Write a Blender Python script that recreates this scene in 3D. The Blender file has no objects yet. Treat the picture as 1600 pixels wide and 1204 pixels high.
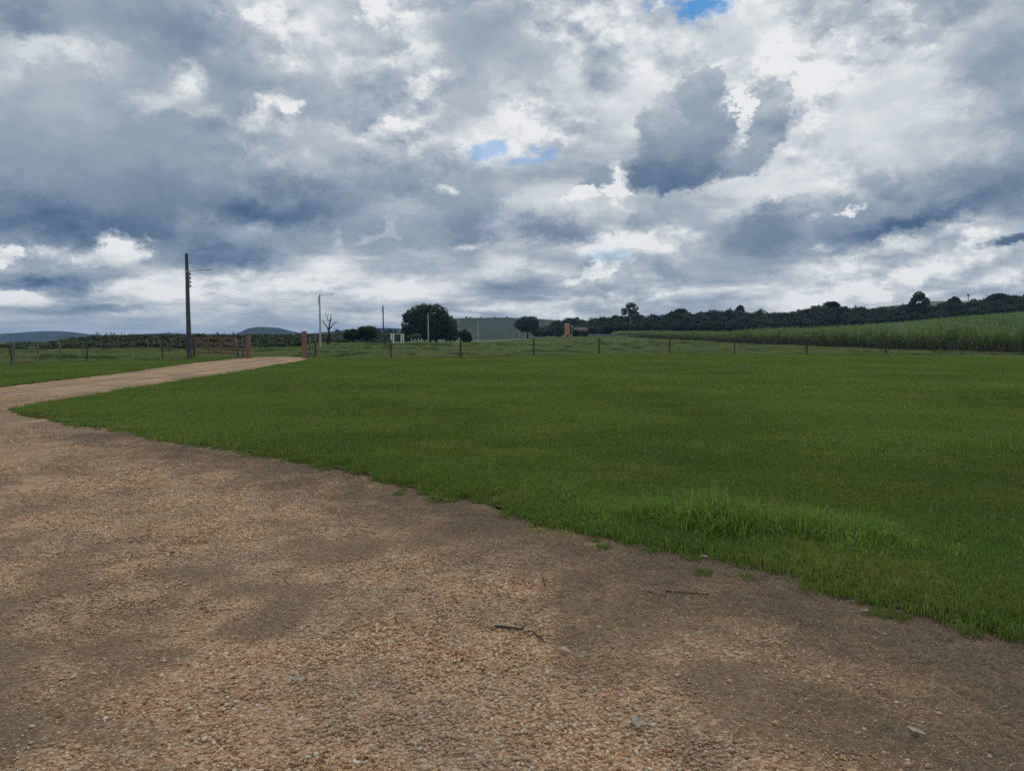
import bpy, bmesh, math, random
import numpy as np
from mathutils import Vector, Matrix

random.seed(7)
RNG = np.random.default_rng(11)
scene = bpy.context.scene
COL = scene.collection

# ------------------------------------------------------------------ camera
CAM_H = 1.6
FPX = 1200.0                      # focal length in pixels of the 1600 px wide photograph
PITCH = math.atan(80.0 / FPX)     # camera looks slightly down: horizon above the middle
cam_data = bpy.data.cameras.new("camera")
cam_data.sensor_width = 36.0
cam_data.lens = 36.0 * FPX / 1600.0
cam_data.clip_start = 0.05
cam_data.clip_end = 20000.0
cam = bpy.data.objects.new("camera", cam_data)
COL.objects.link(cam)
cam.location = (0, 0, CAM_H)
cam.rotation_euler = (math.radians(90) - PITCH, 0, 0)
scene.camera = cam

# ------------------------------------------------------------------ colour management, sampling
scene.render.engine = "CYCLES"
scene.view_settings.view_transform = "Standard"
scene.view_settings.look = "None"
scene.view_settings.exposure = 0.0
scene.view_settings.gamma = 1.0
scene.view_settings.use_curve_mapping = False
scene.cycles.use_adaptive_sampling = True
scene.cycles.adaptive_threshold = 0.01
scene.cycles.use_denoising = False
scene.cycles.denoiser = "OPENIMAGEDENOISE"
scene.cycles.denoising_input_passes = "RGB_ALBEDO_NORMAL"
scene.cycles.max_bounces = 6
scene.cycles.diffuse_bounces = 3
scene.cycles.glossy_bounces = 2
scene.cycles.transmission_bounces = 2
scene.cycles.volume_bounces = 1
scene.cycles.transparent_max_bounces = 8


def lin(c):
    """sRGB 0-255 to linear rgba"""
    out = []
    for v in c:
        v = v / 255.0
        out.append(v / 12.92 if v <= 0.04045 else ((v + 0.055) / 1.055) ** 2.4)
    return (*out, 1.0)


# ------------------------------------------------------------------ node helper
class NT:
    def __init__(self, tree):
        self.t = tree
        self.n = tree.nodes
        self.l = tree.links

    def put(self, sock, v):
        if isinstance(v, bpy.types.NodeSocket):
            self.l.new(v, sock)
        elif v is not None:
            sock.default_value = v

    def math(self, op, a, b=None, c=None, clamp=False):
        n = self.n.new("ShaderNodeMath")
        n.operation = op
        n.use_clamp = clamp
        self.put(n.inputs[0], a)
        self.put(n.inputs[1], b)
        self.put(n.inputs[2], c)
        return n.outputs[0]

    def vec(self, op, a, b=None, c=None):
        n = self.n.new("ShaderNodeVectorMath")
        n.operation = op
        self.put(n.inputs[0], a)
        if b is not None:
            if op == "SCALE":
                self.put(n.inputs[3], b)
            else:
                self.put(n.inputs[1], b)
        self.put(n.inputs[2], c)
        return n.outputs[1] if op in ("LENGTH", "DISTANCE", "DOT_PRODUCT") else n.outputs[0]

    def maprange(self, v, a, b, c=0.0, d=1.0, smooth=True):
        n = self.n.new("ShaderNodeMapRange")
        n.interpolation_type = "SMOOTHSTEP" if smooth else "LINEAR"
        self.put(n.inputs[0], v)
        for i, x in enumerate((a, b, c, d)):
            self.put(n.inputs[1 + i], x)
        return n.outputs[0]

    def mixf(self, f, a, b):
        n = self.n.new("ShaderNodeMix")
        n.data_type = "FLOAT"
        self.put(n.inputs[0], f)
        self.put(n.inputs[2], a)
        self.put(n.inputs[3], b)
        return n.outputs[0]

    def mixc(self, f, a, b, blend="MIX"):
        n = self.n.new("ShaderNodeMix")
        n.data_type = "RGBA"
        n.blend_type = blend
        self.put(n.inputs[0], f)
        self.put(n.inputs[6], a)
        self.put(n.inputs[7], b)
        return n.outputs[2]

    def noise(self, vec, scale, detail=4.0, rough=0.55, lac=2.0, dist=0.0, dim="3D"):
        n = self.n.new("ShaderNodeTexNoise")
        n.noise_dimensions = dim
        self.put(n.inputs["Vector"], vec)
        n.inputs["Scale"].default_value = scale
        n.inputs["Detail"].default_value = detail
        n.inputs["Roughness"].default_value = rough
        n.inputs["Lacunarity"].default_value = lac
        n.inputs["Distortion"].default_value = dist
        return n.outputs

    def voronoi(self, vec, scale, smooth=0.0, feature=None, rand=1.0):
        n = self.n.new("ShaderNodeTexVoronoi")
        n.feature = feature or ("SMOOTH_F1" if smooth else "F1")
        self.put(n.inputs["Vector"], vec)
        n.inputs["Scale"].default_value = scale
        n.inputs["Randomness"].default_value = rand
        if smooth:
            n.inputs["Smoothness"].default_value = smooth
        return n.outputs

    def ramp(self, f, stops):
        n = self.n.new("ShaderNodeValToRGB")
        e = n.color_ramp.elements
        while len(e) > 1:
            e.remove(e[-1])
        e[0].position, e[0].color = stops[0]
        for p, c in stops[1:]:
            x = e.new(p)
            x.color = c
        self.put(n.inputs[0], f)
        return n.outputs[0]

    def comb(self, x, y, z):
        n = self.n.new("ShaderNodeCombineXYZ")
        for i, v in enumerate((x, y, z)):
            self.put(n.inputs[i], v)
        return n.outputs[0]

    def sep(self, v):
        n = self.n.new("ShaderNodeSeparateXYZ")
        self.put(n.inputs[0], v)
        return n.outputs


def ray(px, py):
    """world direction through a pixel of the 1600x1204 photograph"""
    x = (px - 800.0) / FPX
    y = -(py - 602.0) / FPX
    c, s = math.cos(PITCH), math.sin(PITCH)
    return Vector((x, c + y * s, -s + y * c))


def azel(px, py):
    d = ray(px, py).normalized()
    return math.atan2(d.x, d.y), math.asin(d.z)


def at(px, py, z=0.0):
    """point of the plane z seen at a pixel"""
    d = ray(px, py)
    t = (z - CAM_H) / d.z
    return Vector((d.x * t, d.y * t, z))


def atY(px, py, Y):
    """point at distance Y seen at a pixel"""
    d = ray(px, py)
    t = Y / d.y
    return Vector((d.x * t, Y, CAM_H + d.z * t))


# ------------------------------------------------------------------ world: blue sky under broken cloud
SUN_EL, SUN_AZ = math.radians(58), math.radians(14)      # azimuth measured from +Y towards +X
SKY_STRENGTH = 0.1
world = bpy.data.worlds.new("World")
scene.world = world
world.use_nodes = True
world.cycles.sampling_method = "MANUAL"
world.cycles.sample_map_resolution = 512
wt = world.node_tree
wt.nodes.clear()
w = NT(wt)

# each puff of cloud: centre and radii in photograph pixels, brightness, edge softness, opacity, brighter-upwards, tilt
PUFFS = [
    # --- high pale veil, upper middle and right
    (1150, 120, 430, 180, .90, .9, .85, 0, 0),
    (1330, 210, 330, 160, .84, .9, .7, 0, 0),
    (800, 190, 75, 62, 1.02, .7, .9, .03, 0),
    (700, 150, 70, 80, .68, .9, .8, .05, 0),
    (620, 60, 240, 130, .70, .9, .75, .05, 0),
    (440, 30, 110, 46, .96, .7, .85, .0, 0),
    (450, 90, 60, 60, .86, .9, .8, .0, 0),
    (585, 6, 34, 34, 1.04, .6, .9, .0, 0),
    (650, 85, 46, 56, .98, .8, .85, .0, 1),
    (745, 55, 100, 66, .48, .8, .85, .1, 0),
    (820, 90, 60, 50, .56, .9, .8, .1, 0),
    (930, 95, 50, 46, .62, .9, .7, .05, 0),
    (938, 120, 48, 34, .42, .8, .8, .1, 0),
    (880, 160, 70, 40, .74, .9, .7, .05, 0),
    (1350, 14, 150, 30, .56, .9, .8, .05, 0),
    (1200, 85, 50, 26, 1.06, .8, .8, .0, 1),
    (1010, 70, 70, 34, 1.0, .8, .7, .0, 0),
    (1260, 140, 60, 40, 1.02, .9, .6, .0, 1),
    # --- upper left
    (30, 40, 130, 74, .26, .7, .9, .05, 0),
    (170, 30, 160, 60, .42, .8, .9, .05, 0),
    (90, 100, 150, 36, .98, .6, .95, .03, 0),
    (10, 160, 44, 46, 1.02, .5, .95, .0, 0),
    (190, 130, 70, 30, .82, .8, .9, .0, 0),
    (300, 60, 140, 90, .33, .7, .95, .12, 0),
    (380, 120, 90, 60, .46, .7, .9, .1, 0),
    # --- the big blue grey mass on the left
    (250, 250, 450, 145, .44, .45, .95, .08, 0),
    (110, 180, 110, 64, .58, .5, .9, .14, 0),
    (80, 330, 300, 95, .28, .8, .9, .10, 0),
    (290, 140, 46, 40, .93, .8, .95, .02, 0),
    (250, 165, 60, 24, .80, .8, .9, .0, 0),
    (330, 185, 50, 18, .74, .8, .9, .0, 0),
    (560, 170, 80, 82, .55, .5, .9, .10, 0),
    (470, 180, 60, 60, .50, .6, .8, .10, 0),
    (400, 185, 46, 18, .84, .6, .9, .0, 1),
    (435, 150, 26, 22, .86, .6, .9, .0, 1),
    (465, 170, 20, 16, .95, .6, .9, .0, 1),
    (525, 108, 32, 32, .92, .85, .9, .0, 1),
    (520, 240, 95, 60, .62, .35, .9, .20, 0),
    (430, 240, 80, 46, .58, .5, .8, .18, 0),
    (645, 240, 66, 62, .60, .22, 1.0, .30, 0),
    (590, 262, 60, 46, .50, .35, .85, .22, 0),
    (690, 280, 50, 50, .50, .4, .85, .2, 0),
    (460, 300, 330, 36, .30, .95, .85, .12, 0),
    (430, 328, 190, 32, .06, .95, .9, .12, 0),
    (250, 300, 140, 40, .28, .9, .7, .1, 0),
    (110, 345, 230, 42, .12, .9, .9, .12, 0),
    (345, 392, 165, 38, .20, .6, .92, .10, 0),
    (250, 365, 120, 24, .16, .8, .8, .06, 0),
    (730, 325, 92, 78, .42, .45, .92, .18, 0),
    (600, 350, 110, 44, .40, .8, .8, .1, 0),
    (735, 350, 50, 40, .28, .8, .7, .1, 0),
    # --- middle
    (690, 290, 28, 17, .95, .8, .85, .0, 0),
    (612, 350, 12, 22, .80, .9, .6, .0, 1),
    (590, 372, 44, 10, .80, .9, .65, .0, 1),
    (535, 380, 20, 20, .80, .9, .7, .0, 1),
    (735, 382, 36, 9, .88, .9, .8, .0, 0),
    (670, 395, 60, 14, .70, .8, .7, .0, 0),
    (830, 300, 70, 40, .80, .8, .7, .0, 0),
    (960, 300, 30, 30, 1.12, .35, 1.0, .0, 1),
    (905, 304, 36, 14, 1.12, .4, .95, .0, 0),
    (925, 282, 38, 20, .46, .35, 1.0, .08, 0),
    (895, 338, 110, 36, .66, .4, .95, .34, 0),
    (850, 362, 110, 22, .26, .7, .85, .1, 0),
    (1000, 350, 60, 22, .60, .7, .8, .1, 0),
    # --- dark towering cumulus, right of the middle
    (1160, 255, 44, 26, .50, .4, .95, .16, 1),
    (1202, 182, 32, 48, .56, .22, 1.0, .12, 0),
    (1182, 235, 34, 36, .50, .3, .95, .10, 0),
    (1108, 132, 42, 42, .60, .2, 1.0, .16, 0),
    (1098, 190, 62, 60, .44, .25, 1.0, .18, 0),
    (1036, 205, 42, 44, .54, .25, .95, .22, 0),
    (1070, 245, 84, 50, .36, .4, .9, .20, 0),
    (1050, 280, 96, 30, .22, .4, 1.0, .12, 0),
    (1040, 332, 80, 26, .52, .7, .85, .1, 0),
    (1163, 185, 13, 50, .96, .4, 1.0, .0, 0),
    (1128, 98, 22, 10, 1.0, .7, .8, .0, 0),
    # --- right
    (1570, 100, 100, 60, .38, .8, .9, .1, 1),
    (1590, 190, 80, 70, .38, .8, .9, .1, 1),
    (1480, 205, 130, 30, .66, .9, .7, .05, 1),
    (1500, 160, 60, 24, .92, .8, .7, .0, 1),
    (1330, 290, 90, 40, .60, .6, .8, .2, 1),
    (1390, 328, 300, 54, .36, .5, .95, .18, 1),
    (1190, 362, 95, 46, .28, .45, .95, .1, 1),
    (1420, 348, 180, 26, .08, .8, .9, .1, 1),
    (1560, 300, 80, 50, .26, .6, .9, .1, 1),
    (1212, 306, 18, 11, .92, .8, .85, .0, 0),
    (1285, 340, 24, 12, .88, .8, .8, .0, 1),
    (1330, 325, 20, 8, .90, .6, .9, .0, 1),
    (1068, 378, 38, 16, .88, .8, .8, .0, 1),
    # --- the low banks towards the horizon
    (1500, 400, 190, 20, .86, .7, .9, .0, 1),
    (1300, 420, 200, 22, .80, .8, .8, .0, 1),
    (1440, 440, 160, 12, .92, .8, .7, .0, 1),
    (1568, 381, 50, 11, .10, .45, .98, .05, 0),
    (1130, 420, 90, 26, .52, .8, .85, .05, 0),
    (1020, 440, 150, 26, .62, .9, .8, .05, 0),
    (1280, 388, 34, 10, .88, .8, .8, .0, 0),
    (925, 425, 40, 16, .98, .45, .98, .0, 1),
    (890, 442, 34, 9, .98, .5, .98, .0, 1),
    (790, 448, 130, 26, .22, .95, .75, .05, 0),
    (660, 420, 140, 24, .44, .9, .75, .05, 0),
    (790, 418, 40, 10, .84, .7, .8, .0, 0),
    (190, 388, 66, 26, .98, .45, .98, .02, 0),
    (120, 402, 90, 14, .88, .7, .9, .0, 0),
    (15, 401, 22, 13, 1.0, .35, .98, .0, 0),
    (70, 440, 170, 20, .10, .8, .95, .0, 0),
    (20, 463, 66, 12, .94, .5, .95, .0, 0),
    (220, 452, 90, 20, .98, .45, .98, .0, 0),
    (300, 430, 50, 16, .86, .6, .9, .0, 0),
    (120, 484, 170, 9, .12, .7, .95, .0, 0),
    (60, 508, 120, 6, .84, .8, .8, .0, 0),
    (390, 445, 90, 28, .86, .7, .9, .0, 0),
    (500, 470, 130, 20, .66, .9, .85, .0, 0),
    (620, 455, 50, 16, .98, .45, .95, .0, 0),
    (480, 448, 40, 12, .96, .5, .95, .0, 0),
    (560, 485, 90, 7, .46, .8, .8, .0, 0),
    (760, 480, 60, 8, .90, .6, .9, .0, 0),
    (700, 492, 60, 6, .92, .6, .9, .0, 0),
]
# gaps of clear blue: centre, radii, strength
GAPS = [(1095, 8, 58, 24, 1.0), (1015, 4, 22, 10, .6), (768, 230, 34, 14, .6), (845, 245, 40, 12, .45),
        (955, 398, 40, 12, .25), (1596, 330, 22, 34, .5)]


def build_sky():
    tc = w.n.new("ShaderNodeTexCoord").outputs["Generated"]
    x, y, z = w.sep(tc)
    az = w.math("ARCTAN2", x, y)
    el = w.math("ARCSINE", z)
    P = w.comb(az, el, 0.0)
    D = w.vec("MULTIPLY", tc, (1.0, 1.0, 1.5))
    # flat-layer coordinates: clouds crowd together towards the horizon
    zz = w.math("ADD", w.math("MAXIMUM", z, 0.0), 0.16)
    Q = w.vec("SCALE", tc, w.math("DIVIDE", 1.0, zz))
    n_a = w.noise(D, 8.0, 2.0, 0.5)["Color"]
    n_b = w.noise(D, 36.0, 7.0, 0.68)["Color"]
    flat = w.maprange(el, 0.0, 0.20, 0.30, 1.0)
    wa = w.vec("MULTIPLY", w.vec("SUBTRACT", n_a, (.5, .5, .5)), (.055, .045, 0))
    wb = w.vec("MULTIPLY", w.vec("SUBTRACT", n_b, (.5, .5, .5)), (.066, .056, 0))
    off = w.vec("MULTIPLY", w.vec("ADD", wa, wb), w.comb(1.0, flat, 0.0))
    Pw = w.vec("ADD", P, off)
    # cauliflower lumps: one cellular field for the outlines and, looked up a little higher, for light from above
    DV = w.vec("ADD", D, w.vec("SCALE", n_b, 0.045))

    def lumps(vec):
        n = w.n.new("ShaderNodeTexVoronoi")
        n.feature = "F1"
        n.normalize = True
        w.put(n.inputs["Vector"], vec)
        n.inputs["Scale"].default_value = 16.0
        n.inputs["Detail"].default_value = 2.0
        n.inputs["Roughness"].default_value = 0.5
        n.inputs["Lacunarity"].default_value = 2.2
        return n.outputs["Distance"]
    v0 = lumps(DV)
    v1 = lumps(w.vec("ADD", DV, (0.003, 0.0, 0.020)))
    bil = w.math("MULTIPLY_ADD", v0, 0.95, -0.20)
    # the broken cover itself (it goes on all round)
    nb = w.noise(Q, 1.5, 7.0, 0.56, dist=0.25)["Fac"]
    v = w.maprange(nb, 0.34, 0.64, 0.50, 0.90)
    # tilt frame for the slanting banks on the right
    ca, sa = math.cos(math.radians(20)), math.sin(math.radians(20))
    px_, py_, _ = w.sep(Pw)
    Pr = w.comb(w.math("ADD", w.math("MULTIPLY", px_, ca), w.math("MULTIPLY", py_, sa)),
                w.math("SUBTRACT", w.math("MULTIPLY", py_, ca), w.math("MULTIPLY", px_, sa)), 0.0)
    for (cx, cy, rx, ry, val, soft, op, grad, tilt) in PUFFS:
        a, e = azel(cx, cy)
        k = 1.0 / (FPX * (1.0 + ((cx - 800) / FPX) ** 2))
        sx, sy = 1.0 / (rx * k), 1.0 / (ry / FPX)
        if tilt:
            a, e = a * ca + e * sa, e * ca - a * sa
        loc = w.vec("MULTIPLY_ADD", Pr if tilt else Pw, (sx, sy, 0.0), (-a * sx, -e * sy, 0.0))
        ln = w.math("ADD", w.vec("LENGTH", loc), bil)
        m = w.maprange(ln, 1.18, 1.06 - min(soft * 1.25, 1.02), 0.0, op)
        if grad:
            vv = w.math("ADD", w.vec("DOT_PRODUCT", loc, (0.0, grad, 0.0)), val)
        else:
            vv = val
        v = w.mixf(m, v, vv)
    n1 = w.noise(D, 17.0, 7.0, 0.60)["Fac"]
    calm = w.maprange(w.noise(D, 5.5, 2.0, 0.5)["Fac"], 0.40, 0.60, 0.15, 1.2)
    calm = w.math("MULTIPLY", calm, w.maprange(v, 0.35, 0.85, 0.32, 1.0))
    emb = w.math("MULTIPLY", w.math("SUBTRACT", v1, v0), w.math("MULTIPLY", calm, 1.35))
    tex = w.math("MULTIPLY", w.math("SUBTRACT", n1, 0.5), w.math("MULTIPLY_ADD", calm, 0.32, 0.14))
    str_ = w.noise(w.vec("MULTIPLY", tc, (6.0, 6.0, 27.0)), 2.4, 6.0, 0.62)["Fac"]
    st = w.math("MULTIPLY", w.math("MULTIPLY_ADD", str_, 1.8, -0.9), w.math("SUBTRACT", 1.0, w.maprange(el, 0.02, 0.13)))
    v = w.math("ADD", v, w.math("ADD", w.math("ADD", emb, tex), w.math("MULTIPLY", st, 0.45)))
    v = w.math("MULTIPLY_ADD", w.math("SUBTRACT", v, 0.55), 1.14, 0.55)
    # pale strip just over the horizon
    hz = w.maprange(el, 0.004, 0.05, 0.0, 1.0)
    v = w.mixf(w.math("MULTIPLY", w.math("SUBTRACT", 1.0, hz), 0.55), v, 0.74)
    cloud = w.ramp(v, [(0.0, lin((73, 99, 129))), (0.14, lin((96, 119, 145))), (0.32, lin((127, 145, 166))), (0.52, lin((153, 167, 182))),
                       (0.72, lin((183, 192, 202))), (0.88, lin((210, 216, 221))), (1.0, lin((234, 236, 238)))])
    cloud = w.vec("SCALE", cloud, 1.0 / SKY_STRENGTH)
    # clear sky for the gaps
    sky = w.n.new("ShaderNodeTexSky")
    sky.sky_type = "NISHITA"
    sky.sun_disc = False
    sky.sun_elevation = SUN_EL
    sky.sun_rotation = SUN_AZ
    sky.altitude = 600
    sky.dust_density = 0.6
    gap = 0.0
    for (cx, cy, rx, ry, op) in GAPS:
        a, e = azel(cx, cy)
        k = 1.0 / (FPX * (1.0 + ((cx - 800) / FPX) ** 2))
        sx, sy = 1.0 / (rx * k), 1.0 / (ry / FPX)
        loc = w.vec("MULTIPLY_ADD", Pw, (sx, sy, 0.0), (-a * sx, -e * sy, 0.0))
        m = w.maprange(w.math("ADD", w.vec("LENGTH", loc), w.math("MULTIPLY", w.math("SUBTRACT", n1, .5), 2.2)), 1.2, 0.4, 0.0, op)
        gap = w.math("MAXIMUM", gap, m)
    # outside the frame, high overhead, the cover breaks in the same way
    thin = w.maprange(nb, 0.30, 0.22, 0.0, 0.7)
    gap = w.math("MAXIMUM", gap, thin)
    blue = w.vec("MULTIPLY", sky.outputs[0], (0.42, 0.78, 1.0))
    col = w.mixc(gap, cloud, blue)
    bg = w.n.new("ShaderNodeBackground")
    w.l.new(col, bg.inputs[0])
    bg.inputs[1].default_value = SKY_STRENGTH
    out = w.n.new("ShaderNodeOutputWorld")
    w.l.new(bg.outputs[0], out.inputs[0])


build_sky()

# ------------------------------------------------------------------ sun behind the cloud: broad and weak
sun_data = bpy.data.lights.new("sun", "SUN")
sun_data.energy = 1.0
sun_data.angle = math.radians(14)
sun_data.color = (1.0, 0.95, 0.87)
sun = bpy.data.objects.new("sun", sun_data)
COL.objects.link(sun)
sd = Vector((math.sin(SUN_AZ) * math.cos(SUN_EL), math.cos(SUN_AZ) * math.cos(SUN_EL), math.sin(SUN_EL)))
sun.rotation_euler = sd.to_track_quat("Z", "Y").to_euler()
sun.location = (0, 0, 30)

# ------------------------------------------------------------------ small numeric helpers
def S(v, a, b):
    t = np.clip((np.asarray(v, float) - a) / (b - a), 0, 1)
    return t * t * (3 - 2 * t)


def _hash(ix, iy, seed):
    n = (ix.astype(np.int64) * 374761393 + iy.astype(np.int64) * 668265263 + seed * 1442695041) & 0xFFFFFFFF
    n = ((n ^ (n >> 13)) * 1274126177) & 0xFFFFFFFF
    return ((n ^ (n >> 16)) & 0xFFFF) / 65535.0


def vnoise(x, y, seed=0):
    x = np.asarray(x, float)
    y = np.asarray(y, float)
    ix, iy = np.floor(x), np.floor(y)
    fx, fy = x - ix, y - iy
    fx, fy = fx * fx * (3 - 2 * fx), fy * fy * (3 - 2 * fy)
    a, b = _hash(ix, iy, seed), _hash(ix + 1, iy, seed)
    c, d = _hash(ix, iy + 1, seed), _hash(ix + 1, iy + 1, seed)
    return (a * (1 - fx) + b * fx) * (1 - fy) + (c * (1 - fx) + d * fx) * fy


def fbm(x, y, seed=0, octv=4):
    x = np.asarray(x, float)
    y = np.asarray(y, float)
    s, amp, tot = 0.0, 1.0, 0.0
    for k in range(octv):
        s = s + amp * vnoise(x * 2 ** k + 17.3 * k, y * 2 ** k - 9.1 * k, seed + k)
        tot += amp
        amp *= 0.5
    return s / tot


def terrain(x, y):
    """height of the open land"""
    x = np.asarray(x, float)
    y = np.asarray(y, float)
    r = np.hypot(x, y)
    yy = np.maximum(y, 20.0)
    a = x / yy
    h = 6.6 * np.clip((a - 0.34) / 0.34, 0, 1.5) * S(y, 75, 255) * S(a, 0.30, 0.44)
    mid = (-1.2 + 1.9 * S(a, -0.05, 0.09)) * S(y, 110, 260) * S(a, -0.32, -0.2) * (1 - S(a, 0.2, 0.34))
    h = h + mid
    h = h - 11.0 * S(-a, 0.22, 0.46) * S(r, 120, 650) - 7.0 * S(r, 330, 900) * (1 - S(a, 0.25, 0.4))
    h = h + (fbm(x / 14, y / 14, 5) - 0.5) * 0.30 * S(r, 50, 90)
    h = h - 0.06 * (1 - S(r, 56, 66)) 
    return h


def inside(poly, x, y):
    """points in polygon"""
    x = np.asarray(x, float)
    y = np.asarray(y, float)
    res = np.zeros(x.shape, bool)
    n = len(poly)
    for i in range(n):
        x1, y1 = poly[i]
        x2, y2 = poly[(i + 1) % n]
        if y1 == y2:
            continue
        c = ((y1 > y) != (y2 > y)) & (x < (x2 - x1) * (y - y1) / (y2 - y1) + x1)
        res ^= c
    return res


def edge_dist(line, x, y):
    """distance to an open polyline"""
    x = np.asarray(x, float)
    y = np.asarray(y, float)
    d = np.full(x.shape, 1e9)
    for (x1, y1), (x2, y2) in zip(line[:-1], line[1:]):
        vx, vy = x2 - x1, y2 - y1
        t = np.clip(((x - x1) * vx + (y - y1) * vy) / (vx * vx + vy * vy + 1e-12), 0, 1)
        d = np.minimum(d, np.hypot(x - x1 - t * vx, y - y1 - t * vy))
    return d


def resample(pts, step):
    out = []
    for (x1, y1), (x2, y2) in zip(pts[:-1], pts[1:]):
        n = max(1, int(math.hypot(x2 - x1, y2 - y1) / step))
        for k in range(n):
            out.append((x1 + (x2 - x1) * k / n, y1 + (y2 - y1) * k / n))
    out.append(pts[-1])
    return out


# ------------------------------------------------------------------ object helpers
def tag(o, label=None, cat=None, group=None, kind=None):
    if label:
        o["label"] = label
    if cat:
        o["category"] = cat
    if group:
        o["group"] = group
    if kind:
        o["kind"] = kind
    return o


def empty(name, loc, rz=0.0):
    o = bpy.data.objects.new(name, None)
    o.empty_display_size = 0.2
    o.location = loc
    o.rotation_euler = (0, 0, rz)
    COL.objects.link(o)
    return o


def mesh_np(name, verts, faces, mat=None, smooth=False, attrs=None):
    me = bpy.data.meshes.new(name)
    v = np.asarray(verts, np.float32)
    if isinstance(faces, np.ndarray):
        nf, k = faces.shape
        me.vertices.add(len(v))
        me.vertices.foreach_set("co", v.ravel())
        me.loops.add(nf * k)
        me.loops.foreach_set("vertex_index", faces.astype(np.int32).ravel())
        me.polygons.add(nf)
        me.polygons.foreach_set("loop_start", np.arange(0, nf * k, k, dtype=np.int32))
        me.update(calc_edges=True)
    else:
        me.from_pydata(v.tolist(), [], faces)
        me.update()
    if smooth:
        me.polygons.foreach_set("use_smooth", np.ones(len(me.polygons), bool))
    if attrs:
        for an, arr in attrs.items():
            at_ = me.attributes.new(an, "FLOAT", "POINT")
            at_.data.foreach_set("value", np.asarray(arr, np.float32))
    if mat:
        me.materials.append(mat)
    return me


def obj(name, me, parent=None, loc=(0, 0, 0), rot=(0, 0, 0)):
    o = bpy.data.objects.new(name, me)
    o.location = loc
    o.rotation_euler = rot
    COL.objects.link(o)
    if parent is not None:
        o.parent = parent
    return o


class MB:
    """collects simple shapes into one mesh"""
    def __init__(self):
        self.v = []
        self.f = []

    def add(self, vs, fs):
        n = len(self.v)
        self.v += [tuple(p) for p in vs]
        self.f += [tuple(i + n for i in f) for f in fs]

    def box(self, c, s, rot=None, bevel=0.0):
        hx, hy, hz = s[0] / 2, s[1] / 2, s[2] / 2
        bm = bmesh.new()
        bmesh.ops.create_cube(bm, size=1.0)
        bmesh.ops.scale(bm, vec=(s[0], s[1], s[2]), verts=bm.verts)
        if bevel:
            bmesh.ops.bevel(bm, geom=bm.edges[:], offset=bevel, segments=1, affect="EDGES")
        M = (rot.to_4x4() if rot is not None else Matrix())
        bmesh.ops.transform(bm, matrix=Matrix.Translation(c) @ M, verts=bm.verts)
        bm.verts.index_update()
        self.add([v.co[:] for v in bm.verts], [[v.index for v in f.verts] for f in bm.faces])
        bm.free()

    def tube(self, pts, radii, seg=8, cap=True):
        pts = [Vector(p) for p in pts]
        if not isinstance(radii, (list, tuple)):
            radii = [radii] * len(pts)
        rings = []
        ref = None
        for i, p in enumerate(pts):
            d = (pts[min(i + 1, len(pts) - 1)] - pts[max(i - 1, 0)]).normalized()
            if ref is None:
                ref = Vector((1, 0, 0)) if abs(d.x) < 0.8 else Vector((0, 1, 0))
            u = (ref - d * ref.dot(d)).normalized()
            ref = u
            wv = d.cross(u)
            rings.append([p + (u * math.cos(2 * math.pi * k / seg) + wv * math.sin(2 * math.pi * k / seg)) * radii[i]
                          for k in range(seg)])
        vs = [q for r in rings for q in r]
        fs = []
        for i in range(len(rings) - 1):
            for k in range(seg):
                a, b = i * seg + k, i * seg + (k + 1) % seg
                fs.append((a, b, b + seg, a + seg))
        if cap:
            fs.append(tuple(range(seg))[::-1])
            fs.append(tuple(range((len(rings) - 1) * seg, len(rings) * seg)))
        self.add(vs, fs)

    def mesh(self, name, mat=None, smooth=False):
        me = bpy.data.meshes.new(name)
        me.from_pydata(self.v, [], self.f)
        me.update()
        if smooth:
            me.polygons.foreach_set("use_smooth", np.ones(len(me.polygons), bool))
        if mat:
            me.materials.append(mat)
        return me

    def build(self, name, mat, parent=None, loc=(0, 0, 0), rot=(0, 0, 0), smooth=False):
        return obj(name, self.mesh(name, mat, smooth), parent, loc, rot)


def copy_tree(o, parent=None):
    c = o.copy()
    COL.objects.link(c)
    if parent is not None:
        c.parent = parent
    for ch in list(o.children):
        copy_tree(ch, c)
    return c


_scat = {}


def scatter_tree():
    if "t" in _scat:
        return _scat["t"]
    t = bpy.data.node_groups.new("scatter", "GeometryNodeTree")
    t.interface.new_socket("Geometry", in_out="INPUT", socket_type="NodeSocketGeometry")
    t.interface.new_socket("Pieces", in_out="INPUT", socket_type="NodeSocketCollection")
    t.interface.new_socket("Geometry", in_out="OUTPUT", socket_type="NodeSocketGeometry")
    gi = t.nodes.new("NodeGroupInput")
    go = t.nodes.new("NodeGroupOutput")
    ci = t.nodes.new("GeometryNodeCollectionInfo")
    ci.inputs["Separate Children"].default_value = True
    ci.inputs["Reset Children"].default_value = True
    t.links.new(gi.outputs["Pieces"], ci.inputs["Collection"])
    ip = t.nodes.new("GeometryNodeInstanceOnPoints")
    t.links.new(gi.outputs["Geometry"], ip.inputs["Points"])
    t.links.new(ci.outputs[0], ip.inputs["Instance"])
    ip.inputs["Pick Instance"].default_value = True

    def attr(nm, typ):
        n = t.nodes.new("GeometryNodeInputNamedAttribute")
        n.data_type = typ
        n.inputs["Name"].default_value = nm
        return n.outputs["Attribute"]
    t.links.new(attr("variant", "INT"), ip.inputs["Instance Index"])
    er = t.nodes.new("FunctionNodeEulerToRotation")
    t.links.new(attr("rot", "FLOAT_VECTOR"), er.inputs[0])
    t.links.new(er.outputs[0], ip.inputs["Rotation"])
    t.links.new(attr("scl", "FLOAT_VECTOR"), ip.inputs["Scale"])
    t.links.new(ip.outputs[0], go.inputs[0])
    _scat["t"] = t
    return t


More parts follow.
